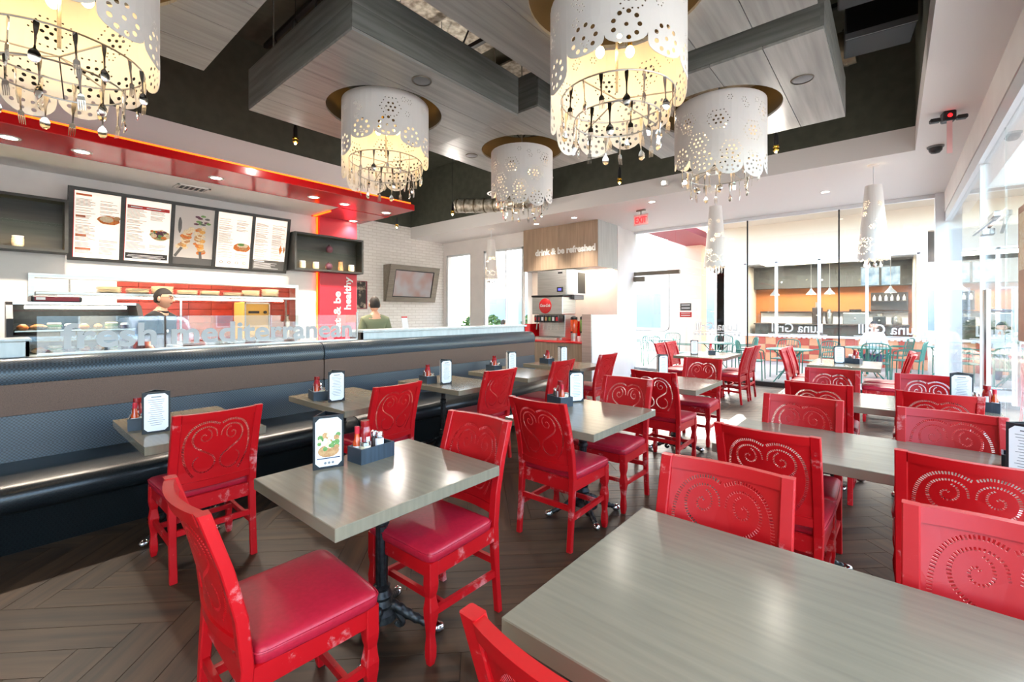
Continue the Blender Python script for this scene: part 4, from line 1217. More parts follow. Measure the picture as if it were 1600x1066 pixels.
# ================================================================== MENU BOARDS, SHELVES
mbd = thing('menu_board', 'long tilted menu board of five backlit panels above the serving hatch', 'menu board', (-7.05, 0, 2.10), (0, .21, 0))
BH, Y0, Y1 = .82, .575, 2.95
div = [Y0, 1.035, 1.515, 1.99, 2.45, Y1]
ob('back_box', MB().bb(-.1, -.012, Y0, Y1, 0, BH), 'black_frame', mbd)
for z0, z1 in ((0, .035), (BH - .04, BH)):
    ob('frame_rail', MB().bb(-.012, .012, Y0, Y1, z0, z1), 'black_frame', mbd)
for k, y in enumerate(div):
    w = .02; a = y if k == 0 else (y - .04 if k == 5 else y - .02)
    ob('frame_post', MB().bb(-.012, .0118, a, a + .04, .035, BH - .04), 'black_frame', mbd)
M('menu_paper', (246, 238, 230), 0.5, emit=(250, 236, 220), estr=.35)
M('menu_ink', (176, 160, 150), 0.6); M('menu_orange', (222, 112, 62), 0.6); M('menu_red', (204, 52, 50), 0.6); M('menu_black', (44, 40, 38), 0.6)
M('menu_grey', (96, 94, 92), 0.6)
M('menu_backdrop', (214, 208, 202), 0.6)
M('food_yellow', (236, 190, 110), 0.6, col2=(220, 150, 70), scale=(60, 60, 60))
rr_ = random.Random(9)
def fr(h0=.001, h1=.0016):
    return lambda u, v, h: (h, u, v)
def bars(p, rects, mat, name='print'):
    mb = MB()
    for a, b, c, d_ in rects: mb.bb(0, .0012, a, b, c, d_)
    return ob(name, mb, mat, p)
def blob(p, name, u, v, ru, rv, mat, h, n=16):
    return ob(name, MB().prism([(u + ru * math.cos(2 * PI * k / n) * rr_.uniform(.9, 1.1), v + rv * math.sin(2 * PI * k / n) * rr_.uniform(.9, 1.1)) for k in range(n)], 0, h, lambda a, b, c: (c, a, b)), mat, p)
for k in range(5):
    a, b = div[k] + .02, div[k + 1] - .02
    if k == 4: b = div[5] - .04
    if k == 0: a = div[0] + .04
    w = b - a; hgt = BH - .075
    p = ob('menu_panel', MB().bb(-.012, -.004, 0, w, 0, hgt), 'menu_paper', mbd, (0, a, .035))
    g = thing_print = None
    q = bpy.data.objects.new('print_layer', None)
    # print is a thin layer on the panel
    sub = p
    def bars2(rects, mat, h=.0012):
        mb = MB()
        for x0, x1, z0, z1 in rects: mb.bb(-.004, -.004 + h, x0, x1, z0, z1)
        ob('print', mb, mat, p)
    def blob2(name, u, v, ru, rv, mat, h=.002, n=18):
        ob(name, MB().prism([(u + ru * math.cos(2 * PI * i / n) * rr_.uniform(.92, 1.08), v + rv * math.sin(2 * PI * i / n) * rr_.uniform(.92, 1.08)) for i in range(n)], -.004, -.004 + h, lambda x, y, c: (c, x, y)), mat, p)
    bpy.data.objects.remove(q)
    if k in (0, 1, 3, 4):
        lines = []
        for col in range(2):
            z = hgt - .09
            while z > (.12 if k in (1, 4) else .05 + (.08 if k == 3 else 0)):
                x0 = .02 + col * w * .5
                if not (col == 1 and .22 < z < .5 and k in (0, 1, 3)):
                    lines.append((x0, x0 + rr_.uniform(.25, .42) * w, z, z + .006))
                z -= rr_.choice((.014, .014, .028))
        bars2(lines, 'menu_ink')
    if k == 0:
        bars2([(.02, .02 + .13, hgt - .05, hgt - .028), (.02, .1, .455, .475), (.02, .11, .24, .262), (.02, .15, .09, .112)], 'menu_orange')
        bars2([(0, .008, 0, hgt)], 'menu_red')
        blob2('dish_picture', w - .1, .45, .1, .05, 'food_orange'); blob2('dish_picture', w - .12, .46, .06, .035, 'food_cream', .003); blob2('dish_picture', w - .03, .48, .03, .025, 'food_tan', .0035)
    if k == 1:
        bars2([(0, .008, 0, hgt), (.02, w - .015, hgt - .115, hgt - .075)], 'menu_red')
        bars2([(.05, .16, hgt - .1, hgt - .09), (.2, .34, hgt - .1, hgt - .09)], 'paper', .002)
        bars2([(.015, w - .015, .03, .1)], 'menu_black'); bars2([(.04, w - .06, .07, .076), (.03, w - .04, .055, .06), (.08, w - .08, .04, .045)], 'paper', .002)
        blob2('dish_picture', w - .1, .34, .1, .07, 'food_cream')
        for q in range(22): blob2('dish_picture', w - .1 + rr_.uniform(-.08, .08), .345 + rr_.uniform(-.045, .05), rr_.uniform(.012, .026), rr_.uniform(.01, .02), ('food_green', 'food_orange', 'food_purple', 'food_green', 'food_tan')[q % 5], .0025 + q * .00005, 8)
        blob2('dish_picture', w - .1, .30, .06, .02, 'food_green'); blob2('dish_picture', w - .11, .35, .05, .04, 'food_purple', .003); blob2('dish_picture', w - .16, .33, .03, .025, 'food_cream', .0035); blob2('dish_picture', w - .06, .31, .03, .02, 'food_orange', .0038)
    if k == 2:
        bars2([(0, w, 0, .09)], 'menu_grey', .0012)
        bars2([(0, w, .09, hgt)], 'menu_backdrop', .0006)
        for q in range(46):
            sk = q % 2; tt_ = (q // 2) / 23
            u, v = (.08 + .1 * tt_ + rr_.uniform(-.04, .04), .22 + .26 * tt_) if sk else (.27 + .02 * tt_ + rr_.uniform(-.045, .045), .16 + .34 * tt_)
            blob2('dish_picture', u, v, rr_.uniform(.026, .05), rr_.uniform(.018, .03), ('food_orange', 'food_cream', 'food_tan', 'food_cream', 'food_yellow')[rr_.randrange(5)], .0018 + q * .00005, 9)
        for q in range(12):
            blob2('leaf_picture', .25 + rr_.uniform(-.02, .14), .58 + rr_.uniform(-.05, .09), .03, .014, ('food_purple', 'menu_grey', 'food_green')[q % 3], .002 + q * .00005, 8)
        blob2('leaf_picture', .06, .5, .02, .1, 'menu_grey', .0022)
        for (u0, v0, u1, v1) in ((.09, .22, .02, .1), (.29, .18, .31, .02)):
            ob('skewer_picture', MB().bar((-.001, u0, v0), (-.001, u1, v1), .03, .002, (1, 0, 0)), 'menu_grey', p)
    if k == 3:
        blob2('dish_picture', w - .11, .29, .11, .06, 'food_orange'); blob2('dish_picture', w - .1, .315, .07, .03, 'food_cream', .003); blob2('dish_picture', w - .12, .33, .04, .02, 'food_green', .0035); blob2('dish_picture', w - .09, .275, .06, .02, 'food_tan', .0038)
        for i, m_ in enumerate(('menu_black', 'menu_red', 'menu_orange', 'food_green')):
            ob('seal', MB().lathe([(.014, -.004), (.02, -.004), (.02, -.0025), (.014, -.0025)], 14, (0, .07 + i * .095, .07), False, 'x'), m_, p)
    if k == 4:
        bars2([(0, w, 0, .14)], 'menu_grey'); bars2([(.02, .16, .115, .13)], 'paper', .002)
        bars2([(.02, rr_.uniform(.2, .36), .02 + i * .015, .026 + i * .015) for i in range(6)], 'paper', .002)
        blob2('glass_picture', w - .07, .31, .022, .075, 'food_orange', .002, 4); blob2('glass_picture', w - .02, .32, .015, .06, 'food_tan', .002, 4)
    if k in (2,):
        pass

def wall_shelf(y0, y1, z0, z1, label):
    t = thing('wall_shelf', label, 'shelf', (KX, y0, z0), 0, 'dark wall shelf boxes beside the menu board')
    L_, Hh, D = y1 - y0, z1 - z0, .30
    ob('back_board', MB().bb(.092, .106, .03, L_ - .03, .03, Hh - .03), 'dark_shelf', t)
    ob('bottom_board', MB().bb(.001, D, 0, L_, 0, .03), 'dark_shelf', t)
    ob('top_board', MB().bb(.001, D, 0, L_, Hh - .03, Hh), 'dark_shelf', t)
    for y in (0, L_ - .03): ob('side_board', MB().bb(.001, D, y, y + .03, .03, Hh - .03), 'dark_shelf', t)
    ob('glass_shelf', MB().bb(.107, D - .02, .032, L_ - .032, Hh * .52, Hh * .52 + .008), 'glass_green', t)
    ob('light_strip', MB().bb(.107, .12, .05, L_ - .05, .031, .045), 'amber_glow', t)
    add_light('shelf_light', 'AREA', (.18, L_ / 2, .06), 1.2, (1, .7, .3), (PI, 0, 0), t, shape='RECTANGLE', size=.05, size_y=L_ * .8)
    return t
wall_shelf(-.75, .565, 2.15, 2.72, 'dark wall shelf box with glass shelf at the left picture edge')
wall_shelf(2.965, 4.10, 2.15, 2.72, 'dark wall shelf box right of the menu board')
def jar(y, kind, label, z=2.181, x=-6.87):
    t = thing('shelf_jar', label, 'jar', (x, y, z), 0, 'small jars on the wall shelves')
    if kind == 0:
        ob('body', MB().lathe([(0, 0), (.035, 0), (.045, .02), (.045, .085), (.04, .1)], 16), 'food_cream', t, smooth=True)
        ob('lid', MB().lathe([(.043, .1), (.043, .115), (0, .118)], 16), 'white_paint', t)
    elif kind == 1:
        ob('body', MB().sph((0, 0, .06), .055, .055, .06, 14, 9), 'food_purple', t, smooth=True)
        ob('neck', MB().lathe([(.02, .11), (.02, .135), (0, .135)], 12), 'pepper', t)
    elif kind == 2:
        ob('body', MB().lathe([(0, 0), (.04, 0), (.04, .06), (.034, .075), (.034, .15)], 16), 'food_tan', t, smooth=True)
        ob('lid', MB().cyl((0, 0, 0), .037, .15, .175, 14), 'pepper', t)
    return t
for y, k, n in ((.2, 0, 'glowing cream jar on the left shelf, nearer the menu board'), (-.2, 0, 'glowing cream jar on the left shelf, at the picture edge'), (3.12, 0, 'first cream jar on the shelf right of the menu board'),
                (3.33, 0, 'second cream jar on the shelf right of the menu board'), (3.54, 1, 'round dark jar on the lower shelf right of the menu board'), (3.74, 2, 'tall tan jar with dark lid right of the menu board'), (3.93, 0, 'last small cream jar on the shelf right of the menu board')):
    jar(y, k, n)
jar(3.55, 1, 'round black pot on the upper glass shelf', 2.15 + .57 * .52 + .0085)

# ================================================================== HATCH: shelf, plates, kitchen things
hs = thing('hatch_shelf', 'steel heat-lamp shelf running across the serving hatch', 'shelf', (KX - .12, 0, 1.70))
ob('shelf_board', MB().rb(-.2, .2, .33, 3.09, 0, .035, .004), 'steel', hs)
ob('light_tube', MB().cyl((.17, 0, -.02), .012, .5, 2.9, 8, 'y'), 'lamp_emit', hs)
add_light('plate_fill_light', 'AREA', (.1, 1.75, .165), 7, (1, .85, .6), (0, 0, 0), hs, shape='RECTANGLE', size=.1, size_y=2.4)  # area light added above the shelf to brighten the plate stacks
for y in (.34, 1.7, 3.08): ob('bracket', MB().bb(-.18, -.15, y - .01, y + .01, -.58, 0), 'steel', hs)
PL0 = MB().lathe([(0, 0), (.06, 0), (.115, .012), (.118, .016), (.06, .006), (0, .006)], 24).mesh('plate', True, 60); PL0.materials.append(MATS['plate'])
ordn = ['first', 'second', 'third', 'fourth', 'fifth', 'sixth', 'seventh', 'eighth']
for i, (y, n) in enumerate(((.95, 6), (1.22, 5), (1.47, 8), (1.74, 5), (2.0, 5), (2.28, 4), (2.52, 7), (2.79, 9))):
    for k in range(n):
        ob('plate', PL0, None, None, (KX - .14 + RND.uniform(-.004, .004), y + RND.uniform(-.004, .004), 1.7355 + k * .0125), label=f'white plate in the {ordn[i]} stack from the left on the hatch shelf', cat='plate', group=f'plates in the {ordn[i]} stack on the hatch shelf')
fz = thing('refrigerator', 'tall grey upright refrigerator seen through the left end of the hatch', 'refrigerator', (-8.95, .72, 0))
ob('body', MB().rb(-.35, .35, -.5, .5, 0, 2.1, .01), 'steel', fz)
for s in (-1, 1): 
    dd = ob('door', MB().rb(.352, .385, -.24 + s * .25, .24 + s * .25, .15, 2.05, .006), 'alu', fz)
    ob('handle', MB().bb(.386, .41, s * .04 - .01, s * .04 + .01, .9, 1.4), 'steel', dd)
tb = thing('kitchen_bench', 'steel work bench behind the serving hatch', 'bench', (-8.6, 2.6, 0))
ob('top', MB().rb(-.35, .35, -1.2, 1.3, .9, .94, .004), 'steel', tb)
for sx in (-.3, .3):
    for sy in (-1.1, 1.2): ob('leg', MB().cyl((sx, sy, 0), .02, 0, .9, 8), 'steel', tb)
tm = thing('toaster_oven', 'yellow metal oven on the kitchen bench', 'oven', (-8.55, 3.0, .941))
ob('body', MB().rb(-.25, .25, -.2, .2, 0, .74, .01), 'kitchen_yellow', tm)
ob('slot', MB().bb(.251, .256, -.14, .03, .55, .59), 'black_plastic', tm)
ob('knob', MB().cyl((.25, .12, .57), .025, 0, .03, 12, 'x'), 'black_plastic', tm)
ob('frame', MB().bb(.25, .265, -.2, -.18, 0, .74).bb(.25, .265, .18, .2, 0, .74).bb(.25, .265, -.2, .2, .71, .74), 'steel', tm)
for i, (y, h) in enumerate(((3.55, .5), (3.72, .62), (3.86, .45))):
    bt = thing('utensil_jar', ['short steel utensil jar on the kitchen bench', 'tall steel utensil jar on the kitchen bench', 'steel pot at the end of the kitchen bench'][i], 'jar', (-8.45, y, .941))
    ob('body', MB().lathe([(0, 0), (.05, 0), (.05, h - .1), (.03, h - .05), (.03, h)], 14), 'steel', bt, smooth=True)
    ob('lid', MB().lathe([(.034, h), (.034, h + .02), (0, h + .03)], 12), 'black_plastic', bt)
add_light('kitchen_light', 'AREA', (-8.3, 1.8, 2.85), 42, (1, .88, .7), (0, 0, 0), None, shape='RECTANGLE', size=.6, size_y=2.4)
kl = thing('kitchen_ceiling_lamp', 'long ceiling lamp of the kitchen', 'ceiling lamp', (-8.3, 1.8, 2.87))
ob('diffuser', MB().bb(-.3, .3, -1.2, 1.2, .005, .012), 'lamp_emit', kl); ob('rim', MB().bb(-.32, .32, -1.22, 1.22, .012, .028), 'white_paint', kl)

# ================================================================== ORDER COUNTER, DISPLAY CASE
oc = thing('order_counter', 'steel and wood order counter behind the glass screen', 'counter', (-5.95, 0, 0))
ob('body', MB().bb(-.22, .22, 1.06, 3.2, 0, .96), 'black_frame', oc)
ob('worktop', MB().rb(-.26, .26, 1.04, 3.22, .96, 1.0, .005), 'counter_top', oc)
dc = thing('display_case', 'refrigerated food display case with curved glass behind the lettered screen', 'display case', (-5.95, .56, 0))
ob('base', MB().bb(-.3, .25, -.44, .44, 0, .95), 'black_frame', dc)
for s in (-1, 1):
    poly = [(-.3, .95), (.25, .95), (.25, 1.25), (.2, 1.45), (.08, 1.57), (-.05, 1.6), (-.3, 1.6)]
    ob('end_panel', MB().prism(poly, s * .44 - .02, s * .44 + .02, lambda u, v, h: (u, h, v)), 'black_plastic', dc)
pr = [(.25, .96), (.25, 1.25), (.235, 1.35), (.2, 1.45), (.15, 1.515), (.08, 1.57)]
gm = MB(); gm.loft([[(x, y, z) for x, z in pr] + [(x - .008, y, z - .004) for x, z in reversed(pr)] for y in (-.42, .42)])
ob('front_glass', gm, 'glass', dc)
ob('roof', MB().bb(-.3, .08, -.42, .42, 1.575, 1.6), 'steel', dc)
ob('light_tube', MB().cyl((.05, 0, 1.55), .012, -.35, .35, 8, 'y'), 'lamp_emit', dc)
add_light('case_light', 'AREA', (.04, 0, 1.53), 1.5, (1, .82, .56), (0, 0, 0), dc, shape='RECTANGLE', size=.04, size_y=.7)
ob('back_wall', MB().bb(-.3, -.28, -.42, .42, .95, 1.575), 'black_plastic', dc)
for z in (1.12, 1.33): ob('shelf', MB().bb(-.27, .12 if z > 1.2 else .2, -.41, .41, z, z + .012), 'steel', dc)
for i in range(16):
    sh, k = divmod(i, 8)
    z = (1.132, 1.342)[sh]; yy = .56 - .36 + k * .1; xx = -5.95 + (.08 if sh == 0 else .02)
    kk = i % 4
    f = thing('pastry', f'{["round bun", "oval bread roll", "wrapped sandwich", "small cake"][kk]} on the {["lower", "upper"][sh]} shelf of the display case, {["first", "second", "third", "fourth", "fifth", "sixth", "seventh", "eighth"][k]} from the left', 'food', (xx, yy, z), RND.uniform(0, 3), 'food in the display case')
    if kk == 0: ob('bun', MB().sph((0, 0, .025), .04, .04, .028), 'food_orange', f, smooth=True); ob('crumb_top', MB().sph((0, 0, .045), .025, .025, .012), 'food_cream', f, smooth=True)
    elif kk == 1: ob('roll', MB().sph((0, 0, .025), .06, .03, .027), 'food_tan', f, smooth=True); ob('glaze', MB().sph((0, 0, .042), .04, .018, .013), 'food_orange', f, smooth=True)
    elif kk == 2: ob('bread', MB().rb(-.045, .045, -.03, .03, 0, .03, .008), 'food_cream', f); ob('filling', MB().rb(-.047, .047, -.032, .032, .03, .042, .004), 'food_green', f); ob('bread', MB().rb(-.045, .045, -.03, .03, .042, .068, .008), 'food_cream', f)
    else: ob('sponge', MB().cyl((0, 0, 0), .035, 0, .04, 14), 'food_purple', f, smooth=True); ob('icing', MB().lathe([(.036, .038), (.03, .055), (0, .06)], 14), 'paper', f, smooth=True)
rg = thing('cash_register', 'dark flat register on top of the display case', 'register', (-6.12, .42, 1.601), .05)
ob('body', MB().rb(-.12, .12, -.17, .17, 0, .06, .01), 'black_plastic', rg); ob('front_panel', MB().bb(.121, .125, -.15, .15, .01, .05), 'maroon', rg); ob('tag', MB().bb(.126, .128, -.14, -.08, .02, .045), 'paper', rg)
tb = thing('cutlery_tub', 'clear tub standing on the order counter', 'tub', (-5.9, 1.3, 1.0))
ob('body', MB().lathe([(0, 0), (.06, 0), (.075, .15), (.07, .15), (.056, .008), (0, .008)], 16), 'glass_green', tb, smooth=True); ob('rim', MB().lathe([(.07, .15), (.08, .15), (.08, .16), (.07, .16)], 16, caps=False), 'steel', tb)
sf_ = thing('flyer_stand', 'small white flyer stand with red heading on the long ledge', 'sign', (-4.95, 3.62, 1.2915), .2)
ob('sheet', MB().bar((0, 0, 0), (-.03, 0, .16), .11, .004, (1, 0, .2)), 'paper', sf_); ob('heading', MB().bar((-.024, 0, .142), (-.0275, 0, .16), .108, .008, (1, 0, .2)), 'menu_red', sf_); ob('foot', MB().bb(-.05, .01, -.055, .055, 0, .006), 'paper', sf_)

# ================================================================== TELEVISION and poster on the brick wall
tv = thing('television', 'television in a tilted taupe wooden surround on the brick wall', 'television', (-9.9, 7.35, 2.26))
hw, hh = .80, .47
def tvp(u, v): return (.34 + (.20) * (v / hh) * .5 - .12, u, v)
ring = lambda a, b, dx: [(.22 + .11 * (v / hh) + dx, u, v) for u, v in ((-a, -b), (a, -b), (a, b), (-a, b))]
sm = MB().loft([[(0.001, u, v) for u, v in ((-hw, -hh), (hw, -hh), (hw, hh), (-hw, hh))], ring(hw, hh, 0)], caps=False)
ob('surround_sides', sm, 'taupe_frame', tv)
o_, i_ = ring(hw, hh, 0), ring(hw - .17, hh - .12, 0)
for k in range(4):
    n = (k + 1) % 4
    ob('surround_board', MB().add([o_[k], o_[n], i_[n], i_[k]] + [(a - .02, b, c) for a, b, c in (o_[k], o_[n], i_[n], i_[k])], [(0, 1, 2, 3), (7, 6, 5, 4), (0, 4, 5, 1), (1, 5, 6, 2), (2, 6, 7, 3), (3, 7, 4, 0)]), 'taupe_frame', tv)
M('screen', (150, 146, 148), 0.25, col2=(150, 118, 112), scale=(3.2, 3.2, 3.2), emit=(150, 140, 140), estr=.12, detail=1)
a_, b_ = ring(hw - .165, hh - .115, -.06), ring(hw - .165, hh - .115, -.03)
ob('bezel', MB().loft([ring(hw - .165, hh - .115, -.03), ring(hw - .165, hh - .115, -.012), ring(hw - .195, hh - .145, -.012), ring(hw - .195, hh - .145, -.03)], caps=False, closed=True), 'black_plastic', tv)
s_ = ob('screen', MB().loft([ring(hw - .195, hh - .145, -.03), ring(hw - .195, hh - .145, -.02)]), 'screen', tv)
po = thing('poster', 'dark food poster on the brick wall right of the red column', 'poster', (-9.895, 5.9, 1.6))
M('poster_art', (40, 34, 30), 0.5, col2=(190, 170, 150), scale=(7, 7, 7), detail=5, fac=(.5, .62))
ob('board', MB().bb(0, .03, -.17, .17, 0, .68), 'maroon', po); ob('print', MB().bb(.03, .033, -.15, .13, .02, .66), 'poster_art', po)

# ================================================================== DRINK STATION
hd = thing('wooden_hood', 'wooden hood lettered drink & be refreshed above the drink station', 'hood', (-5.82, 8.45, 2.5))
for k in range(6):
    a = -1.02 + k * .34
    ob('front_board', MB().bb(a + .002, a + .338, 0, .02, .08 if k % 9 == 9 else 0, 1.0), 'kiosk_wood', hd)
ob('side_panel', MB().bb(1.0, 1.02, .02, .88, 0, 1.0), 'kiosk_side', hd)
ob('side_panel', MB().bb(-1.02, -1.0, .02, .88, 0, 1.0), 'kiosk_side', hd)
ob('bottom_panel', MB().bb(-1.0, 1.0, .02, .88, 0, .02), 'kiosk_side', hd)
text('lettering', 'drink & be refreshed', .2, 'label_white', hd, (-.65, -.004, .35), (PI / 2, 0, 0), .004, .008, 1.62)
add_light('hood_light', 'AREA', (.3, .75, -.02), 10, (1, .82, .55), (0, 0, 0), hd, shape='RECTANGLE', size=1.2, size_y=.06)
ob('light_strip', MB().bb(-.4, .95, .78, .82, -.012, -.001), 'lamp_emit', hd)
dk = thing('drink_counter', 'wood fronted drink counter with a red top', 'counter', (-5.56, 8.5, 0))
for k in range(4):
    a = -.76 + k * .385
    ob('front_board', MB().bb(a + .003, a + .38, -.58, -.56, .08, .86), 'kiosk_wood', dk)
ob('plinth', MB().bb(-.76, .78, -.55, .7, 0, .08), 'black_plastic', dk)
ob('body', MB().bb(-.76, .78, -.559, .7, .08, .86), 'kiosk_wood', dk)
ob('top', MB().rb(-.78, .79, -.62, .72, .86, .905, .006), 'red_gloss', dk)
ob('splash', MB().bb(-.78, .79, .70, .72, .905, 1.3), 'red_gloss', dk)
ob('end_splash', MB().bb(-.80, -.781, -.6, .72, .3, 1.25), 'red_gloss', dk)
sm = thing('soda_fountain', 'steel soda fountain with a round red logo on the drink counter', 'soda fountain', (-5.85, 8.12, .906))
ob('base', MB().rb(-.36, .36, -.02, .5, 0, .06, .005), 'steel', sm)
ob('body', MB().rb(-.36, .36, .12, .5, .06, .95, .008), 'steel', sm)
ob('upper_box', MB().rb(-.44, .40, -.04, .5, .56, .95, .012), 'steel', sm)
ob('top_cap', MB().rb(-.45, .41, -.05, .5, .95, .99, .006), 'black_plastic', sm)
ob('drip_tray', MB().bb(-.33, .33, -.16, .1, .0, .05), 'steel', sm)
for k in range(7):
    x = -.3 + k * .098
    v = ob('valve', MB().rb(x - .035, x + .035, -.09, .1, .38, .54, .008), 'black_plastic', sm)
    ob('flavour_label', MB().bb(x - .028, x + .028, -.094, -.0905, .42, .5), ['ketchup', 'maroon', 'label_white', 'food_tan', 'food_green', 'label_white', 'red_panel'][k], v)
    ob('lever', MB().bar((x, -.02, .38), (x, -.05, .22), .02, .008), 'steel', v)
dsk = ob('round_logo', MB().lathe([(0, -.052), (.155, -.052), (.17, -.045), (.17, -.04)], 32, (-.06, 0, .75), True, 'y'), 'red_gloss', sm, smooth=True)
text('lettering', 'Coca-Cola', .09, 'label_white', dsk, (-.06, -.054, .73), (PI / 2, 0, 0), .001, .002, .28, .35, 'CENTER')
im = thing('ice_machine', 'steel ice machine head above the soda fountain', 'ice machine', (-5.82, 8.33, 1.90))
ob('front', MB().rb(-.5, .3, 0, .02, 0, .56, .004), 'steel', im); ob('body', MB().rb(-.5, .48, .021, .55, 0, .56, .006), 'alu', im)
ob('side_vent', MB().bb(.481, .486, .2, .5, .04, .5), 'black_plastic', im); ob('badge', MB().bb(.08, .2, -.003, 0, .48, .52), 'black_plastic', im)
M('display_blue', (70, 70, 200), .3, emit=(80, 80, 230), estr=1.2)
dp = ob('display', MB().rb(.06, .22, -.02, 0, .07, .18, .004), 'black_plastic', im); ob('display_glass', MB().bb(.10, .18, -.023, -.0205, .10, .15), 'display_blue', dp)
ob('support', MB().bb(-.45, .45, .1, .5, -.1, 0), 'grey_plastic', im)
for i, (x, lab, m_) in enumerate(((-5.2, 'tall clear drink dispenser with amber tea on the drink counter', 'hot_sauce'), (-5.04, 'tall clear drink dispenser with green drink on the drink counter', 'food_green'))):
    j = thing('drink_dispenser', lab, 'dispenser', (x, 8.15 + i * .12, .906))
    ob('stand', MB().cyl((0, 0, 0), .07, 0, .16, 16), 'steel', j, smooth=True); ob('tank', MB().lathe([(0, .16), (.075, .16), (.08, .2), (.08, .42), (.07, .45), (0, .45)], 16), m_, j, smooth=True)
    ob('lid', MB().lathe([(.075, .45), (.075, .5), (.03, .53), (0, .53)], 16), 'black_plastic', j, smooth=True); ob('tap', MB().bb(-.01, .01, -.12, -.07, .17, .2), 'black_plastic', j)
for i, (x, y, lab) in enumerate(((-4.86, 8.05, 'white napkin holder on the drink counter'), (-4.98, 8.0, 'small white cup beside the dispensers'))):
    j = thing('napkin_holder' if i == 0 else 'paper_cup', lab, 'holder' if i == 0 else 'cup', (x, y, .906))
    if i == 0: ob('body', MB().rb(-.06, .06, -.05, .05, 0, .14, .006), 'label_white', j); ob('napkins', MB().bb(-.045, .045, -.053, -.05, .03, .1), 'food_tan', j)
    else: ob('body', MB().lathe([(0, 0), (.03, 0), (.04, .1), (.037, .1), (.028, .004), (0, .004)], 14), 'paper', j, smooth=True); ob('rim', MB().lathe([(.037, .1), (.042, .1), (.042, .105), (.037, .105)], 14, caps=False), 'paper', j)
cs = thing('cup_stack', 'tall stack of paper cups beside the napkin holder', 'cup stack', (-4.9, 8.3, .906))
ob('holder', MB().cyl((0, 0, 0), .05, 0, .25, 14), 'pepper', cs, smooth=True); ob('cups', MB().lathe([(.04, .25), (.045, .36), (0, .36)], 14), 'food_tan', cs, smooth=True)

# ================================================================== signs on the glass
def plaque(label, x, z, w, h, mat, lines, m2):
    t = thing('glass_sign', label, 'sign', (x, FAR - .012, z))
    ob('plate', MB().bb(-w / 2, w / 2, -.004, 0, 0, h), mat, t)
    mb = MB()
    for k in range(lines):
        zz = h * (k + .7) / (lines + .4); mb.bb(-w * .38, w * .38, -.006, -.004, zz, zz + h * .12)
    ob('print', mb, m2, t)
plaque('grey notice plate on the storefront glass beside the door', -3.61, 1.55, .25, .17, 'menu_grey', 2, 'paper')
plaque('red notice plate under the grey one on the storefront glass', -3.61, 1.40, .27, .12, 'menu_red', 2, 'paper')
for i, (x, lab) in enumerate(((-.05, 'mirrored white shop lettering on the right storefront pane'), (-1.45, 'mirrored white shop lettering on the middle storefront pane'), (-2.95, 'mirrored white shop lettering on the pane beside the door'))):
    t = thing('window_lettering', lab, 'lettering', (x, FAR - .009, 1.12))
    text('letters', 'Luna Grill', .25, 'label_white', t, (0, 0, 0), (PI / 2, 0, 0), .001, .004, .86, align='CENTER', mirror=True)
    ob('line', MB().bb(-.5, .5, -.001, .001, -.05, -.035), 'label_white', t)
    for k in range(12): ob('dash', MB().bb(-.48 + k * .083, -.43 + k * .083, -.001, .001, -.12, -.075), 'label_white', t)
ps = thing('window_poster', 'tan poster stuck on the side glass at the right picture edge', 'poster', (RX + .03, 4.80, 1.3))
M('tan_paper', (198, 150, 116), .6, col2=(178, 126, 94), scale=(4, 4, 4))
ob('sheet', MB().bb(-.004, 0, -.5, 0, 0, .95), 'tan_paper', ps); ob('print', MB().bb(-.006, -.004, -.46, -.04, .5, .9), 'food_cream', ps)

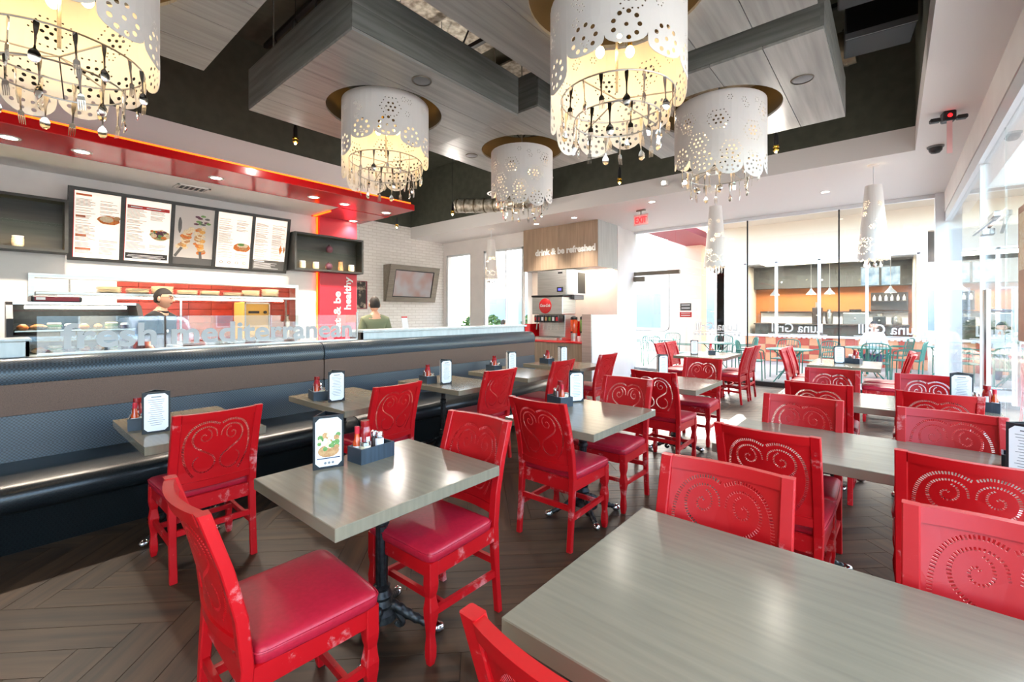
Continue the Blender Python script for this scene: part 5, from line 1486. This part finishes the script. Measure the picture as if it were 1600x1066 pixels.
# ================================================================== PEOPLE
def person(label, loc, rz, top, legs, top_m='cloth_black', sit=False, glasses=False, hair='hair_dark', scale=1.0, arms='down'):
    t = thing('person', label, 'person', loc, rz, None)
    t.scale = (scale, scale, scale)
    # faces +y; pelvis first
    hz = .95 if not sit else .47
    V = []; E_ = []; RR = []
    def add(p, r, par=None):
        V.append(p); RR.append(r if isinstance(r, tuple) else (r, r))
        if par is not None: E_.append((par, len(V) - 1))
        return len(V) - 1
    pel = add((0, 0, hz), (.135, .10)); wa = add((0, .005, hz + .16), (.125, .088), pel); ch = add((0, .0, hz + .38), (.15, .10), wa); nb = add((0, -.012, hz + .525), (.085, .07), ch)
    nk = add((0, .0, hz + .585), (.052, .052), nb); hd_ = add((0, .015, hz + .63), (.05, .055), nk)
    limb = {}
    for s in (-1, 1):
        sh = add((s * .15, -.005, hz + .49), .06, nb)
        if arms == 'down':
            el = add((s * .225, -.01, hz + .20), .043, sh); wr = add((s * .225, .13, hz + .02), .028, el); pm_ = add((s * .222, .19, hz - .03), (.034, .02), wr); d0 = Vector((0, .75, -.6))
        else:
            el = add((s * .24, .06, hz + .22), .043, sh); wr = add((s * .15, .30, hz + .26), .028, el); pm_ = add((s * .13, .36, hz + .265), (.034, .02), wr); d0 = Vector((-s * .3, .95, .02))
        p0 = Vector(V[pm_])
        for k in range(4):
            q1 = p0 + Vector(((k - 1.5) * .018, .03, 0)) + d0 * .015; q2 = q1 + d0 * (.035 + .006 * (1 - abs(k - 1.3))); q3 = q2 + (d0 + Vector((0, 0, -.7))).normalized() * .03
            a = add(tuple(q1), .0095, pm_); b = add(tuple(q2), .0085, a); add(tuple(q3), .0075, b)
        th = add(tuple(p0 + Vector((-s * .035, -.005, 0))), .0105, pm_); add(tuple(p0 + Vector((-s * .045, .03, -.005))), .009, th)
        hp = add((s * .095, 0, hz - .06), .088, pel)
        if not sit:
            kn = add((s * .105, .01, .50), .058, hp); an = add((s * .105, -.02, .09), .038, kn); ft = add((s * .115, .10, .035), (.04, .03), an); add((s * .12, .18, .025), (.036, .022), ft)
        else:
            kn = add((s * .11, .42, hz + .02), .060, hp); an = add((s * .11, .42, .09), .038, kn); ft = add((s * .115, .52, .035), (.04, .03), an); add((s * .12, .59, .025), (.036, .022), ft)
    def skin(idx_ok, grow, name, mat):
        ids = [i for i in range(len(V)) if i in idx_ok]; mp = {i: k for k, i in enumerate(ids)}
        me = bpy.data.meshes.new(name); me.from_pydata([V[i] for i in ids], [(mp[a], mp[b]) for a, b in E_ if a in mp and b in mp], [])
        o = bpy.data.objects.new(name, me); COL.objects.link(o)
        m = o.modifiers.new('skin', 'SKIN'); m.use_smooth_shade = True
        if not me.skin_vertices: 
            bpy.context.view_layer.objects.active = o
        for i, sv in enumerate(me.skin_vertices[0].data):
            r = RR[ids[i]]; sv.radius = (r[0] + grow, r[1] + grow); sv.use_root = (i == 0)
        sb = o.modifiers.new('sub', 'SUBSURF'); sb.levels = 2; sb.render_levels = 2
        dg = bpy.context.evaluated_depsgraph_get(); e = o.evaluated_get(dg); nm = bpy.data.meshes.new_from_object(e)
        bpy.data.objects.remove(o)
        nm.materials.clear()
        return nm
    allb = set(range(len(V)))
    body = skin(allb, 0, 'body', None)
    # head welded into the body mesh
    hc = Vector((0, .03, hz + .715))
    hm = MB().sph((0, 0, 0), .074, .094, .115, 20, 14)
    def shp(p):
        x, y, z = p
        if z < 0: 
            k = 1 + z / .115 * .32; x *= k; y = y * (1 + z / .115 * .12) + (.010 * -z / .115)
        if y > .05 and abs(x) < .03 and -.03 < z < .02: y += .014 * (1 - abs(x) / .03)
        if y > .05 and .01 < z < .03: y += .004
        return (x + hc.x, y + hc.y, z + hc.z)
    hm.v = [shp(p) for p in hm.v]
    hm.loft([[(hc.x + a, hc.y + b, hc.z + c) for a, b, c in ((-.012, .085, .015), (.012, .085, .015), (.008, .092, .02), (-.008, .092, .02))], [(hc.x + a, hc.y + b, hc.z + c) for a, b, c in ((-.018, .085, -.03), (.018, .085, -.03), (.012, .118, -.026), (-.012, .118, -.026))]])
    for s in (-1, 1): hm.sph((hc.x + s * .076, hc.y - .005, hc.z - .005), .010, .018, .03, 10, 7)
    hme = hm.mesh('head', True, 70)
    bm = bmesh.new(); bm.from_mesh(body); bm.from_mesh(hme); bm.to_mesh(body); bm.free()
    body.polygons.foreach_set('use_smooth', [True] * len(body.polygons)); body.update()
    ob('body', body, 'skin', t)
    for s in (-1, 1):
        e_ = ob('eye', MB().sph((hc.x + s * .03, hc.y + .083, hc.z + .012), .012, .008, .008, 10, 7), 'label_white', t, smooth=True)
        ob('iris', MB().sph((hc.x + s * .03, hc.y + .090, hc.z + .012), .005, .003, .005, 8, 6), 'hair_dark', e_, smooth=True)
        ob('eyebrow', MB().bar((hc.x + s * .015, hc.y + .094, hc.z + .032), (hc.x + s * .048, hc.y + .084, hc.z + .034), .006, .006), hair, t)
    ob('mouth', MB().sph((hc.x, hc.y + .082, hc.z - .052), .024, .01, .006, 10, 6), 'maroon', t, smooth=True)
    # hair cap
    hr = MB().sph((0, 0, 0), .079, .100, .119, 20, 12)
    def hs_(p):
        x, y, z = p
        if z < .055 and y > .0: z2 = .055 + (z - .055) * .12; x *= .93; y = y * .9; z = z2
        if z < -.05: z = -.05 + (z + .05) * .15
        return (x + hc.x, y + hc.y - .006, z + hc.z + .008)
    hr.v = [hs_(p) for p in hr.v]
    ob('hair', hr, hair, t, smooth=True, autos=80)
    torso = {pel, wa, ch, nb, nk}
    sleeves = set(i for i in range(len(V)) if any(abs(V[i][0] - s * .15) < 1e-6 and abs(V[i][2] - (hz + .49)) < 1e-6 for s in (-1, 1)))
    els = set(b for a, b in E_ if a in sleeves)
    sme = skin(torso | sleeves | els, .014, 'shirt', None); ob('shirt', sme, top_m, t)
    legset = {pel} | set(b for a, b in E_ if a == pel and b != wa); kn_ = set(b for a, b in E_ if a in legset and b not in (wa,) and b not in legset); an_ = set(b for a, b in E_ if a in kn_)
    tme = skin(legset | kn_ | an_, .014, 'trousers', None); ob('trousers', tme, 'cloth_denim' if legs is None else legs, t)
    if glasses:
        g = ob('glasses', MB(), None, t) if False else None
        gm = MB()
        for s in (-1, 1): gm.tube([(hc.x + s * .032 + .021 * math.cos(2 * PI * k / 14), hc.y + .1, hc.z + .012 + .015 * math.sin(2 * PI * k / 14)) for k in range(14)], .0022, 5, True)
        gm.bar((hc.x - .011, hc.y + .102, hc.z + .015), (hc.x + .011, hc.y + .102, hc.z + .015), .003, .003)
        for s in (-1, 1): gm.bar((hc.x + s * .053, hc.y + .1, hc.z + .015), (hc.x + s * .078, hc.y - .01, hc.z + .012), .003, .003)
        ob('glasses', gm, 'black_plastic', t)
        ob('collar', MB().tube([(.062 * math.cos(2 * PI * k / 16), .005 + .062 * math.sin(2 * PI * k / 16), hz + .57 + .012 * math.sin(2 * PI * k / 16 + PI)) for k in range(16)], .012, 6, True), top_m, t, smooth=True)
        ob('badge', MB().sph((.07, .115, hz + .34), .02, .006, .02), 'label_white', t, smooth=True)
    return t
person('worker in black polo shirt and glasses standing behind the order counter', (-6.5, 1.31, 0), -.75, 0, 'cloth_black', 'cloth_black', glasses=True, scale=1.0)
person('customer in an olive shirt standing at the end of the order counter', (-5.62, 3.58, 0), 1.2, 0, None, 'cloth_olive', scale=.97)
# ================================================================== OUTSIDE
ob('ground_patio', MB().bb(-9.9, 12, FAR + .1, 30, -.12, -.02).bb(RX + .08, 12, -8, FAR + .1, -.12, -.02), 'patio', label='pale sunlit patio paving outside the storefront', kind=S)
ob('ground_outside', MB().bb(-60, 60, -40, 70, -.3, -.13), 'asphalt', label='grey ground beyond the patio', kind=S)
ob('ground_bed', MB().bb(-30, -9.9, 8.8, 30, -.12, -.03).bb(-9.9, -7, 8.8, FAR + .1, -.12, -.03), 'patio', label='pale ground outside the far left windows', kind=S)
# ---- neighbouring cafe
NY = 16.0
nb_ = MB().bb(-4.53, -3.65, NY, NY + .25, -.02, 6.2).bb(.52, .70, NY, NY + .25, -.02, 3.66).bb(-3.65, .52, NY, NY + .25, 3.1, 6.2).bb(.52, 9, NY, NY + .25, 3.66, 6.2).bb(-3.65, .52, NY, NY + .25, -.02, .78)
nb_.bb(-4.53, -4.3, NY, 22, -.02, 6.2).bb(.5, .70, NY + .25, 22, -.02, 3.66)
ne = ob('wall_cafe', nb_, 'stucco', label='cream wall of the neighbouring cafe across the patio', kind=S)
tt = MB().rb(-.143, .143, 0, .02, -.129, .129, .006).mesh('tile')
ta = tt.copy(); tt.materials.append(MATS['tile_terracotta']); ta.materials.append(MATS['tile_peach'])
for r_ in range(3):
    for k in range(15):
        x = .70 - .145 - k * .29
        ob('tile', tt if (r_ + k) % 2 else ta, None, ne, (x, NY - .02, .12 + r_ * .262))
ob('wall_pillar', MB().bb(-6.6, -5.35, 17.0, 17.6, -.02, 6.2), 'stucco_pink', label='pale pink pillar beyond the patio left of the cafe', kind=S)
ob('ceiling_arcade', MB().bb(.7, 9, NY + .25, 26, 3.66, 3.8), 'cafe_dark', label='grey ceiling of the passage right of the cafe', kind=S)
ob('ceiling_patio_roof', MB().bb(-4.4, 9, 14.6, NY, 4.3, 4.9), 'stucco', label='white roof beam over the cafe front', kind=S)
ob('trim_eave', MB().bb(-5.9, -4.75, 12.6, 17.5, 4.0, 4.2), 'maroon', label='maroon eave seen through the top of the storefront', kind=S)
w = thing('window_6', 'cafe window with white mullions across the patio', None, (0, NY, 0), 0, None, S)
xs = [-3.65, -2.77, -1.66, -.55, .52]
for x in xs: ob('mullion', MB().bb(x - .035, x + .035, -.05, .05, .78, 3.1), 'white_paint', w)
ob('sill', MB().bb(-3.7, .56, -.08, .1, .76, .82), 'white_paint', w); ob('head', MB().bb(-3.7, .56, -.05, .1, 3.06, 3.12), 'white_paint', w)
for a, b in zip(xs[:-1], xs[1:]): ob('pane', MB().bb(a + .035, b - .035, -.005, .005, .82, 3.06), 'glass', w)
# interior of the cafe
M('fill_soft', (255, 250, 240), .5, emit=(255, 240, 220), estr=2.0)
ci = MB().bb(-4.3, .5, 20.6, 20.75, 0, 2.45)
ob('wall_cafe_back', ci, 'cafe_orange', label='orange back wall inside the cafe', kind=S)
ob('wall_cafe_upper', MB().bb(-4.3, .5, 20.2, 20.75, 2.45, 3.4), 'cafe_dark', label='grey upper wall inside the cafe', kind=S)
ob('floor_cafe', MB().bb(-4.3, .5, NY + .25, 20.75, -.1, -.01), 'cafe_dark', label='grey floor inside the cafe', kind=S)
ob('ceiling_cafe', MB().bb(-4.3, .5, NY + .25, 20.75, 3.3, 3.4), 'cafe_dark', label='dark ceiling inside the cafe', kind=S)
add_light('cafe_fill_light', 'AREA', (-1.9, 18.8, 3.25), 260, (1, .9, .78), (0, 0, 0), None, shape='RECTANGLE', size=3.6, size_y=1.2)  # area light added to brighten the inside of the cafe
cl = thing('cafe_fill_panel', 'wide glowing fill panel added under the cafe ceiling', 'ceiling lamp', (-1.9, 18.8, 3.27)); ob('diffuser', MB().bb(-1.8, 1.8, -.6, .6, .005, .015), 'fill_soft', cl); ob('rim', MB().bb(-1.83, 1.83, -.63, .63, .015, .03), 'white_paint', cl)  # glowing panel made up as the body of the cafe fill
cb = thing('cafe_counter', 'long cafe counter with a white back splash', 'counter', (-1.9, 19.9, 0))
ob('front', MB().bb(-2.2, 2.3, -.4, .4, 0, 1.05), 'cafe_dark', cb); ob('top', MB().rb(-2.25, 2.32, -.45, .5, 1.05, 1.1, .01), 'pepper', cb); ob('splash', MB().bb(-2.2, 2.3, .6, .68, 1.1, 1.5), 'white_paint', cb); ob('shelf_line', MB().bb(-2.2, 2.3, .45, .66, 1.5, 1.56), 'pepper', cb)
for i, (x, n) in enumerate(((-3.1, 'first'), (-2.05, 'second'), (-1.55, 'third'), (-.05, 'fourth'))):
    t = thing('cafe_pendant', f'white cone pendant lamp inside the cafe, {n} from the left', 'pendant lamp', (x, 17.6, 2.1), 0, 'cafe pendant lamps')
    ob('shade', MB().lathe([(.15, 0), (.13, .04), (.04, .15), (.03, .2), (.0, .2)], 16, caps=False), 'white_paint', t, smooth=True); ob('cord', MB().cyl((0, 0, 0), .008, .2, 1.2, 6), 'white_paint', t); ob('bulb', MB().sph((0, 0, .04), .04), 'lamp_emit', t, smooth=True)
M('screen_blue', (120, 150, 176), .3, col2=(210, 220, 226), scale=(4, 4, 4), emit=(120, 150, 176), estr=.6)
for i, x in enumerate((-.55, -.05)):
    t = thing('cafe_screen', ['menu screen hanging in the cafe, nearer the centre', 'menu screen hanging in the cafe, by the right wall'][i], 'screen', (x, 18.2, 2.35), 0, 'cafe menu screens')
    ob('case', MB().rb(-.24, .24, 0, .05, 0, .62, .01), 'grey_plastic', t); ob('screen', MB().bb(-.22, .22, -.006, 0, .03, .59), 'screen_blue', t); ob('bracket', MB().bb(-.02, .02, .02, .04, .62, .95), 'grey_plastic', t)
for i, (x, wd, h, m_) in enumerate(((-2.1, .3, .75, 'pepper'), (-1.75, .25, .5, 'steel'), (-1.0, .7, .5, 'steel'), (-.35, .35, .35, 'black_plastic'), (.1, .3, .3, 'steel'))):
    t = thing('cafe_machine', ['tall dark coffee grinder on the cafe counter', 'round steel urn on the cafe counter', 'wide steel espresso machine on the cafe counter', 'black till on the cafe counter', 'small steel kettle on the cafe counter'][i], 'machine', (x, 19.75, 1.1))
    if i in (1, 4): ob('body', MB().lathe([(0, 0), (wd * .4, 0), (wd / 2, h * .3), (wd * .45, h * .8), (0, h)], 16), m_, t, smooth=True)
    else: ob('body', MB().rb(-wd / 2, wd / 2, -.2, .2, 0, h * .8, .02), m_, t)
    ob('top', MB().cyl((0, 0, 0), wd * .25, h * .8, h * 1.05, 14), 'steel' if i != 2 else 'black_plastic', t, smooth=True); ob('knob', MB().sph((0, -.22, h * .4), .03), 'steel', t, smooth=True)
t = thing('bottle_rack', 'wooden rack with white bottles on the cafe back wall', 'rack', (-.1, 20.45, 1.6))
for z in (0, .3): ob('shelf', MB().bb(-.5, .5, -.1, .1, z, z + .03), 'pepper', t)
ob('back', MB().bb(-.5, .5, .1, .12, 0, .62), 'pepper', t)
for k in range(6):
    j = thing('syrup_bottle', f'white bottle on the upper shelf of the cafe rack, number {["one", "two", "three", "four", "five", "six"][k]} from the left', 'bottle', (-.5 + k * .16, 20.43, 1.931), 0, 'bottles on the cafe rack')
    ob('body', MB().lathe([(0, 0), (.04, 0), (.04, .12), (.015, .16), (.015, .2)], 12), 'label_white', j, smooth=True); ob('cap', MB().cyl((0, 0, 0), .017, .2, .23, 10), 'black_plastic', j)
# ---- patio furniture
def patio_chair():
    t = thing('patio_chair', 'x', 'chair', group='green metal patio chairs')
    fr = MB().tube(catmull([(-.24, -.22, 0), (-.235, -.24, .44), (-.23, -.30, .8), (-.12, -.33, .87), (0, -.335, .88), (.12, -.33, .87), (.23, -.30, .8), (.235, -.24, .44), (.24, -.22, 0)], 6), .013, 7)
    ob('back_frame', fr, 'green_metal', t, smooth=True)
    for k in range(7):
        x = -.165 + k * .055; ob('back_slat', MB().tube([(x, -.245, .45), (x, -.29, .7), (x, -.325, .865)], .007, 6), 'green_metal', t, smooth=True)
    ob('seat', MB().rb(-.23, .23, -.23, .23, .43, .45, .006), 'green_metal', t)
    for s in (-1, 1):
        ob('front_leg', MB().tube([(s * .24, .23, 0), (s * .235, .22, .43), (s * .245, .2, .62)], .012, 7), 'green_metal', t, smooth=True)
        ob('armrest', MB().tube(catmull([(s * .245, .2, .62), (s * .25, .15, .66), (s * .245, -.1, .67), (s * .23, -.27, .68)], 5), .013, 7), 'green_metal', t, smooth=True)
    return t
def patio_table():
    t = thing('patio_table', 'x', 'table', group='round green patio tables')
    ob('top', MB().lathe([(0, .70), (.42, .70), (.44, .71), (.44, .725), (0, .725)], 28), 'green_metal', t, smooth=True)
    ob('rim', MB().tube([(.44 * math.cos(2 * PI * k / 28), .44 * math.sin(2 * PI * k / 28), .712) for k in range(28)], .012, 6, True), 'green_metal', t, smooth=True)
    ob('post', MB().cyl((0, 0, 0), .025, .1, .70, 10), 'green_metal', t, smooth=True)
    for k in range(4):
        a = PI / 4 + k * PI / 2; c, s = math.cos(a), math.sin(a)
        ob('leg', MB().tube(catmull([(c * .36, s * .36, 0), (c * .25, s * .25, .12), (c * .1, s * .1, .3), (c * .16, s * .16, .5), (c * .34, s * .34, .69)], 5), .013, 6), 'green_metal', t, smooth=True)
    ob('shelf_ring', MB().tube([(.2 * math.cos(2 * PI * k / 20), .2 * math.sin(2 * PI * k / 20), .2) for k in range(20)], .01, 6, True), 'green_metal', t, smooth=True)
    return t
pc, pt_ = patio_chair(), patio_table()
PT = [(-1.75, 11.5, 'nearest the glass'), (-.45, 13.2, 'before the cafe window'), (-3.6, 12.6, 'opposite the storefront door'), (-5.3, 13.2, 'behind the storefront door'), (1.0, 14.6, 'in the passage at right')]
first = True
for i, (x, y, n) in enumerate(PT):
    lab = 'round green patio table ' + n
    if first: pt_.location = (x, y, -.02); pt_['label'] = lab; first = False
    else: copy_tree(pt_, (x, y, -.02), .3 * i, lab)
first = True
for i, (x, y, rz, n) in enumerate(((-2.45, 11.35, -1.5, 'left of the table nearest the glass'), (-1.25, 12.1, 2.5, 'behind the table nearest the glass'), (-1.95, 12.25, 3.0, 'far side of the table nearest the glass'), (-1.1, 13.35, -1.5, 'left of the table before the cafe window'),
                              (.25, 13.5, 1.4, 'right of the table before the cafe window'), (-.35, 13.95, 3.1, 'between the cafe window and its table'), (-.3, 12.4, .1, 'near side of the table before the cafe window'), (.05, 15.0, 1.2, 'standing against the checkered tiles'),
                              (-3.0, 12.9, 2.0, 'right of the table opposite the door'), (-4.3, 12.3, -1.2, 'left of the table opposite the door'), (-3.7, 13.4, 3.1, 'far side of the table opposite the door'), (-6.0, 13.0, -1.5, 'left of the table behind the door'), (-5.2, 12.4, .1, 'near side of the table behind the door'), (-5.4, 14.0, 3.1, 'far side of the table behind the door'), (1.0, 15.35, 3.1, 'under the seated person in the passage'), (1.0, 13.85, 0, 'near side of the passage table'))):
    lab = 'green metal patio chair ' + n
    if first: pc.location = (x, y, -.02); pc.rotation_euler = (0, 0, rz); pc['label'] = lab; first = False
    else: copy_tree(pc, (x, y, -.02), rz, lab)
person('seated person in a white shirt at the passage table outside', (1.0, 15.3, 0), 3.14, 0, None, 'cloth_white', sit=True, arms='front')
person('seated person in a pale shirt before the cafe window', (-.35, 13.93, 0), 3.1, 0, None, 'cloth_white', sit=True, arms='front')
person('seated dark-haired person outside the narrow left window', (-9.72, 9.75, 0), .3, 0, None, 'cloth_white', sit=True)
person('seated person outside the wide left window', (-8.7, 9.8, 0), -.3, 0, None, 'cloth_blue', sit=True)
for i, (x, y) in enumerate(((-9.72, 9.75), (-8.7, 9.8))):
    t = thing('garden_bench', ['low bench outside the narrow left window', 'low bench outside the wide left window'][i], 'bench', (x, y, -.03), 0)
    ob('seat', MB().rb(-.4, .4, -.2, .2, .34, .39, .01), 'bark', t)
    for sx in (-.35, .35): ob('leg', MB().bb(sx - .03, sx + .03, -.18, .18, 0, .34), 'bark', t)
# ---- planting and far buildings
def bush(label, x, y, r, h, n=900, seed=1, name='bush'):
    t = thing(name, label, 'bush', (x, y, -.03), 0, 'green bushes outside')
    rq = random.Random(seed); mb = MB()
    for k in range(n):
        a, b = rq.uniform(0, 2 * PI), rq.uniform(-.2, 1); q = rq.uniform(.7, 1.05)
        c = Vector((r * q * math.cos(a) * math.sqrt(max(0, 1 - b * b * .7)), r * q * math.sin(a) * math.sqrt(max(0, 1 - b * b * .7)), h * (.45 + .5 * b)))
        u = Vector((rq.uniform(-1, 1), rq.uniform(-1, 1), rq.uniform(-1, 1))).normalized(); v = u.orthogonal().normalized(); s = rq.uniform(.05, .1)
        mb.quad(c - u * s, c + v * s * .5, c + u * s, c - v * s * .5)
    ob('foliage', mb, 'leaf_green', t); ob('core', MB().sph((0, 0, h * .45), r * .7, r * .7, h * .42), 'leaf_green', t, smooth=True)
    ob('stem', MB().cyl((0, 0, 0), .06, 0, h * .4, 8), 'bark', t)
bush('rounded green bush outside the narrow left window', -10.9, 11.2, .8, 1.5, seed=1)
bush('rounded green bush outside the wide left window', -9.6, 12.8, .7, 1.6, seed=2)
bush('green bush by the passage at right', 2.6, 24, .8, 1.3, seed=3)
pl = thing('palm_tree', 'palm trunk outside the narrow left window', 'tree', (-14.95, 13.5, -.03))
mb = MB(); rings = []
for k in range(40):
    z = k * .17; r = .18 + (.04 if k % 2 else 0)
    rings.append([(r * math.cos(2 * PI * q / 14), r * math.sin(2 * PI * q / 14), z) for q in range(14)])
ob('trunk', mb.loft(rings), 'bark', pl, smooth=True)
for k in range(14):
    a = 2 * PI * k / 14; P_ = catmull([(0, 0, 6.6), (math.cos(a) * .9, math.sin(a) * .9, 7.4), (math.cos(a) * 2, math.sin(a) * 2, 7.1), (math.cos(a) * 2.7, math.sin(a) * 2.7, 6.0)], 5)
    mb = MB()
    for q in range(len(P_) - 1):
        s = Vector((-math.sin(a), math.cos(a), 0)) * .3 * math.sin(PI * (q + .6) / len(P_)); s2 = Vector((-math.sin(a), math.cos(a), 0)) * .3 * math.sin(PI * (q + 1.6) / len(P_))
        mb.quad(P_[q] - s, P_[q] + s, P_[q + 1] + s2, P_[q + 1] - s2)
    ob('frond', mb, 'leaf_green', pl)
def far_building(label, x0, x1, y0, y1, h, face, nwin, mat='stucco'):
    t = thing('far_building', label, 'building', ((x0 + x1) / 2, (y0 + y1) / 2, -.13))
    hx, hy = (x1 - x0) / 2, (y1 - y0) / 2
    ob('walls', MB().bb(-hx, hx, -hy, hy, 0, h), mat, t); ob('parapet', MB().bb(-hx - .15, hx + .15, -hy - .15, hy + .15, h, h + .3), 'white_paint', t)
    for k in range(nwin):
        u = -1 + (k + .5) * 2 / nwin
        if face == 'y':
            ww = hx / nwin * .7; f = ob('window', MB().bb(u * hx - ww, u * hx + ww, -hy - .06, -hy, .6, 2.9), 'alu', t); ob('pane', MB().bb(u * hx - ww + .08, u * hx + ww - .08, -hy - .08, -hy - .06, .7, 2.8), 'glass_dark', f)
        else:
            ww = hy / nwin * .7; f = ob('window', MB().bb(-hx - .06, -hx, u * hy - ww, u * hy + ww, .6, 2.9), 'alu', t); ob('pane', MB().bb(-hx - .08, -hx - .06, u * hy - ww + .08, u * hy + ww - .08, .7, 2.8), 'glass_dark', f)
M('glass_dark', (120, 136, 144), .08, spec=.8)
far_building('pale shop building beyond the patio seen through the door', -26, -7.2, 27, 34, 5.0, 'y', 6)
far_building('pale shop row across the parking lot on the side', 26, 32, -22, 20, 5.0, 'x', 8)
far_building('pale building at the end of the passage', .5, 12, 32, 38, 4.5, 'y', 4)
def car(label, x, y, rz):
    t = thing('parked_car', label, 'car', (x, y, -.13), rz)
    prof = [(-2.2, .35), (-2.25, .7), (-2.1, .95), (-1.6, 1.02), (-1.2, 1.42), (-.7, 1.52), (.5, 1.5), (1.15, 1.05), (1.95, .92), (2.2, .7), (2.2, .35)]
    rings = []
    for yy, k in ((-.85, .86), (-.8, .97), (-.55, 1.0), (0, 1.01), (.55, 1.0), (.8, .97), (.85, .86)):
        rings.append([(px, yy * (1 if pz < 1.0 else .82), .35 + (pz - .35) * k) for px, pz in prof])
    ob('body', MB().loft(rings), 'white_car', t, smooth=True, autos=35)
    for sx, sy in ((-1.35, -.8), (-1.35, .8), (1.35, -.8), (1.35, .8)):
        wv = ob('wheel', MB().cyl((sx, sy, .33), .33, -.11, .11, 20, 'y'), 'black_plastic', t, smooth=True); ob('hub', MB().cyl((sx, sy, .33), .18, -.118, .118, 14, 'y'), 'steel', wv)
    for s in (-1, 1):
        ob('side_window', MB().prism([(-1.05, 1.08), (-.7, 1.4), (.42, 1.38), (.95, 1.08)], s * .74, s * .78, lambda u, v, h: (u, h, v)), 'glass_dark', t)
        ob('tail_lamp', MB().bb(-2.28, -2.2, s * .62 - .16, s * .62 + .16, .72, .88), 'menu_red', t)
    ob('rear_window', MB().add([(-1.62, -.6, 1.06), (-1.62, .6, 1.06), (-1.24, .52, 1.42), (-1.24, -.52, 1.42)], [(0, 1, 2, 3)]), 'glass_dark', t)
    ob('bumper', MB().rb(-2.34, -2.2, -.8, .8, .36, .6, .03), 'white_car', t)
M('white_car', (232, 232, 234), .2, coat=.6)
car('white car parked outside the side windows, tail towards the glass', 7.2, 3.2, 0)
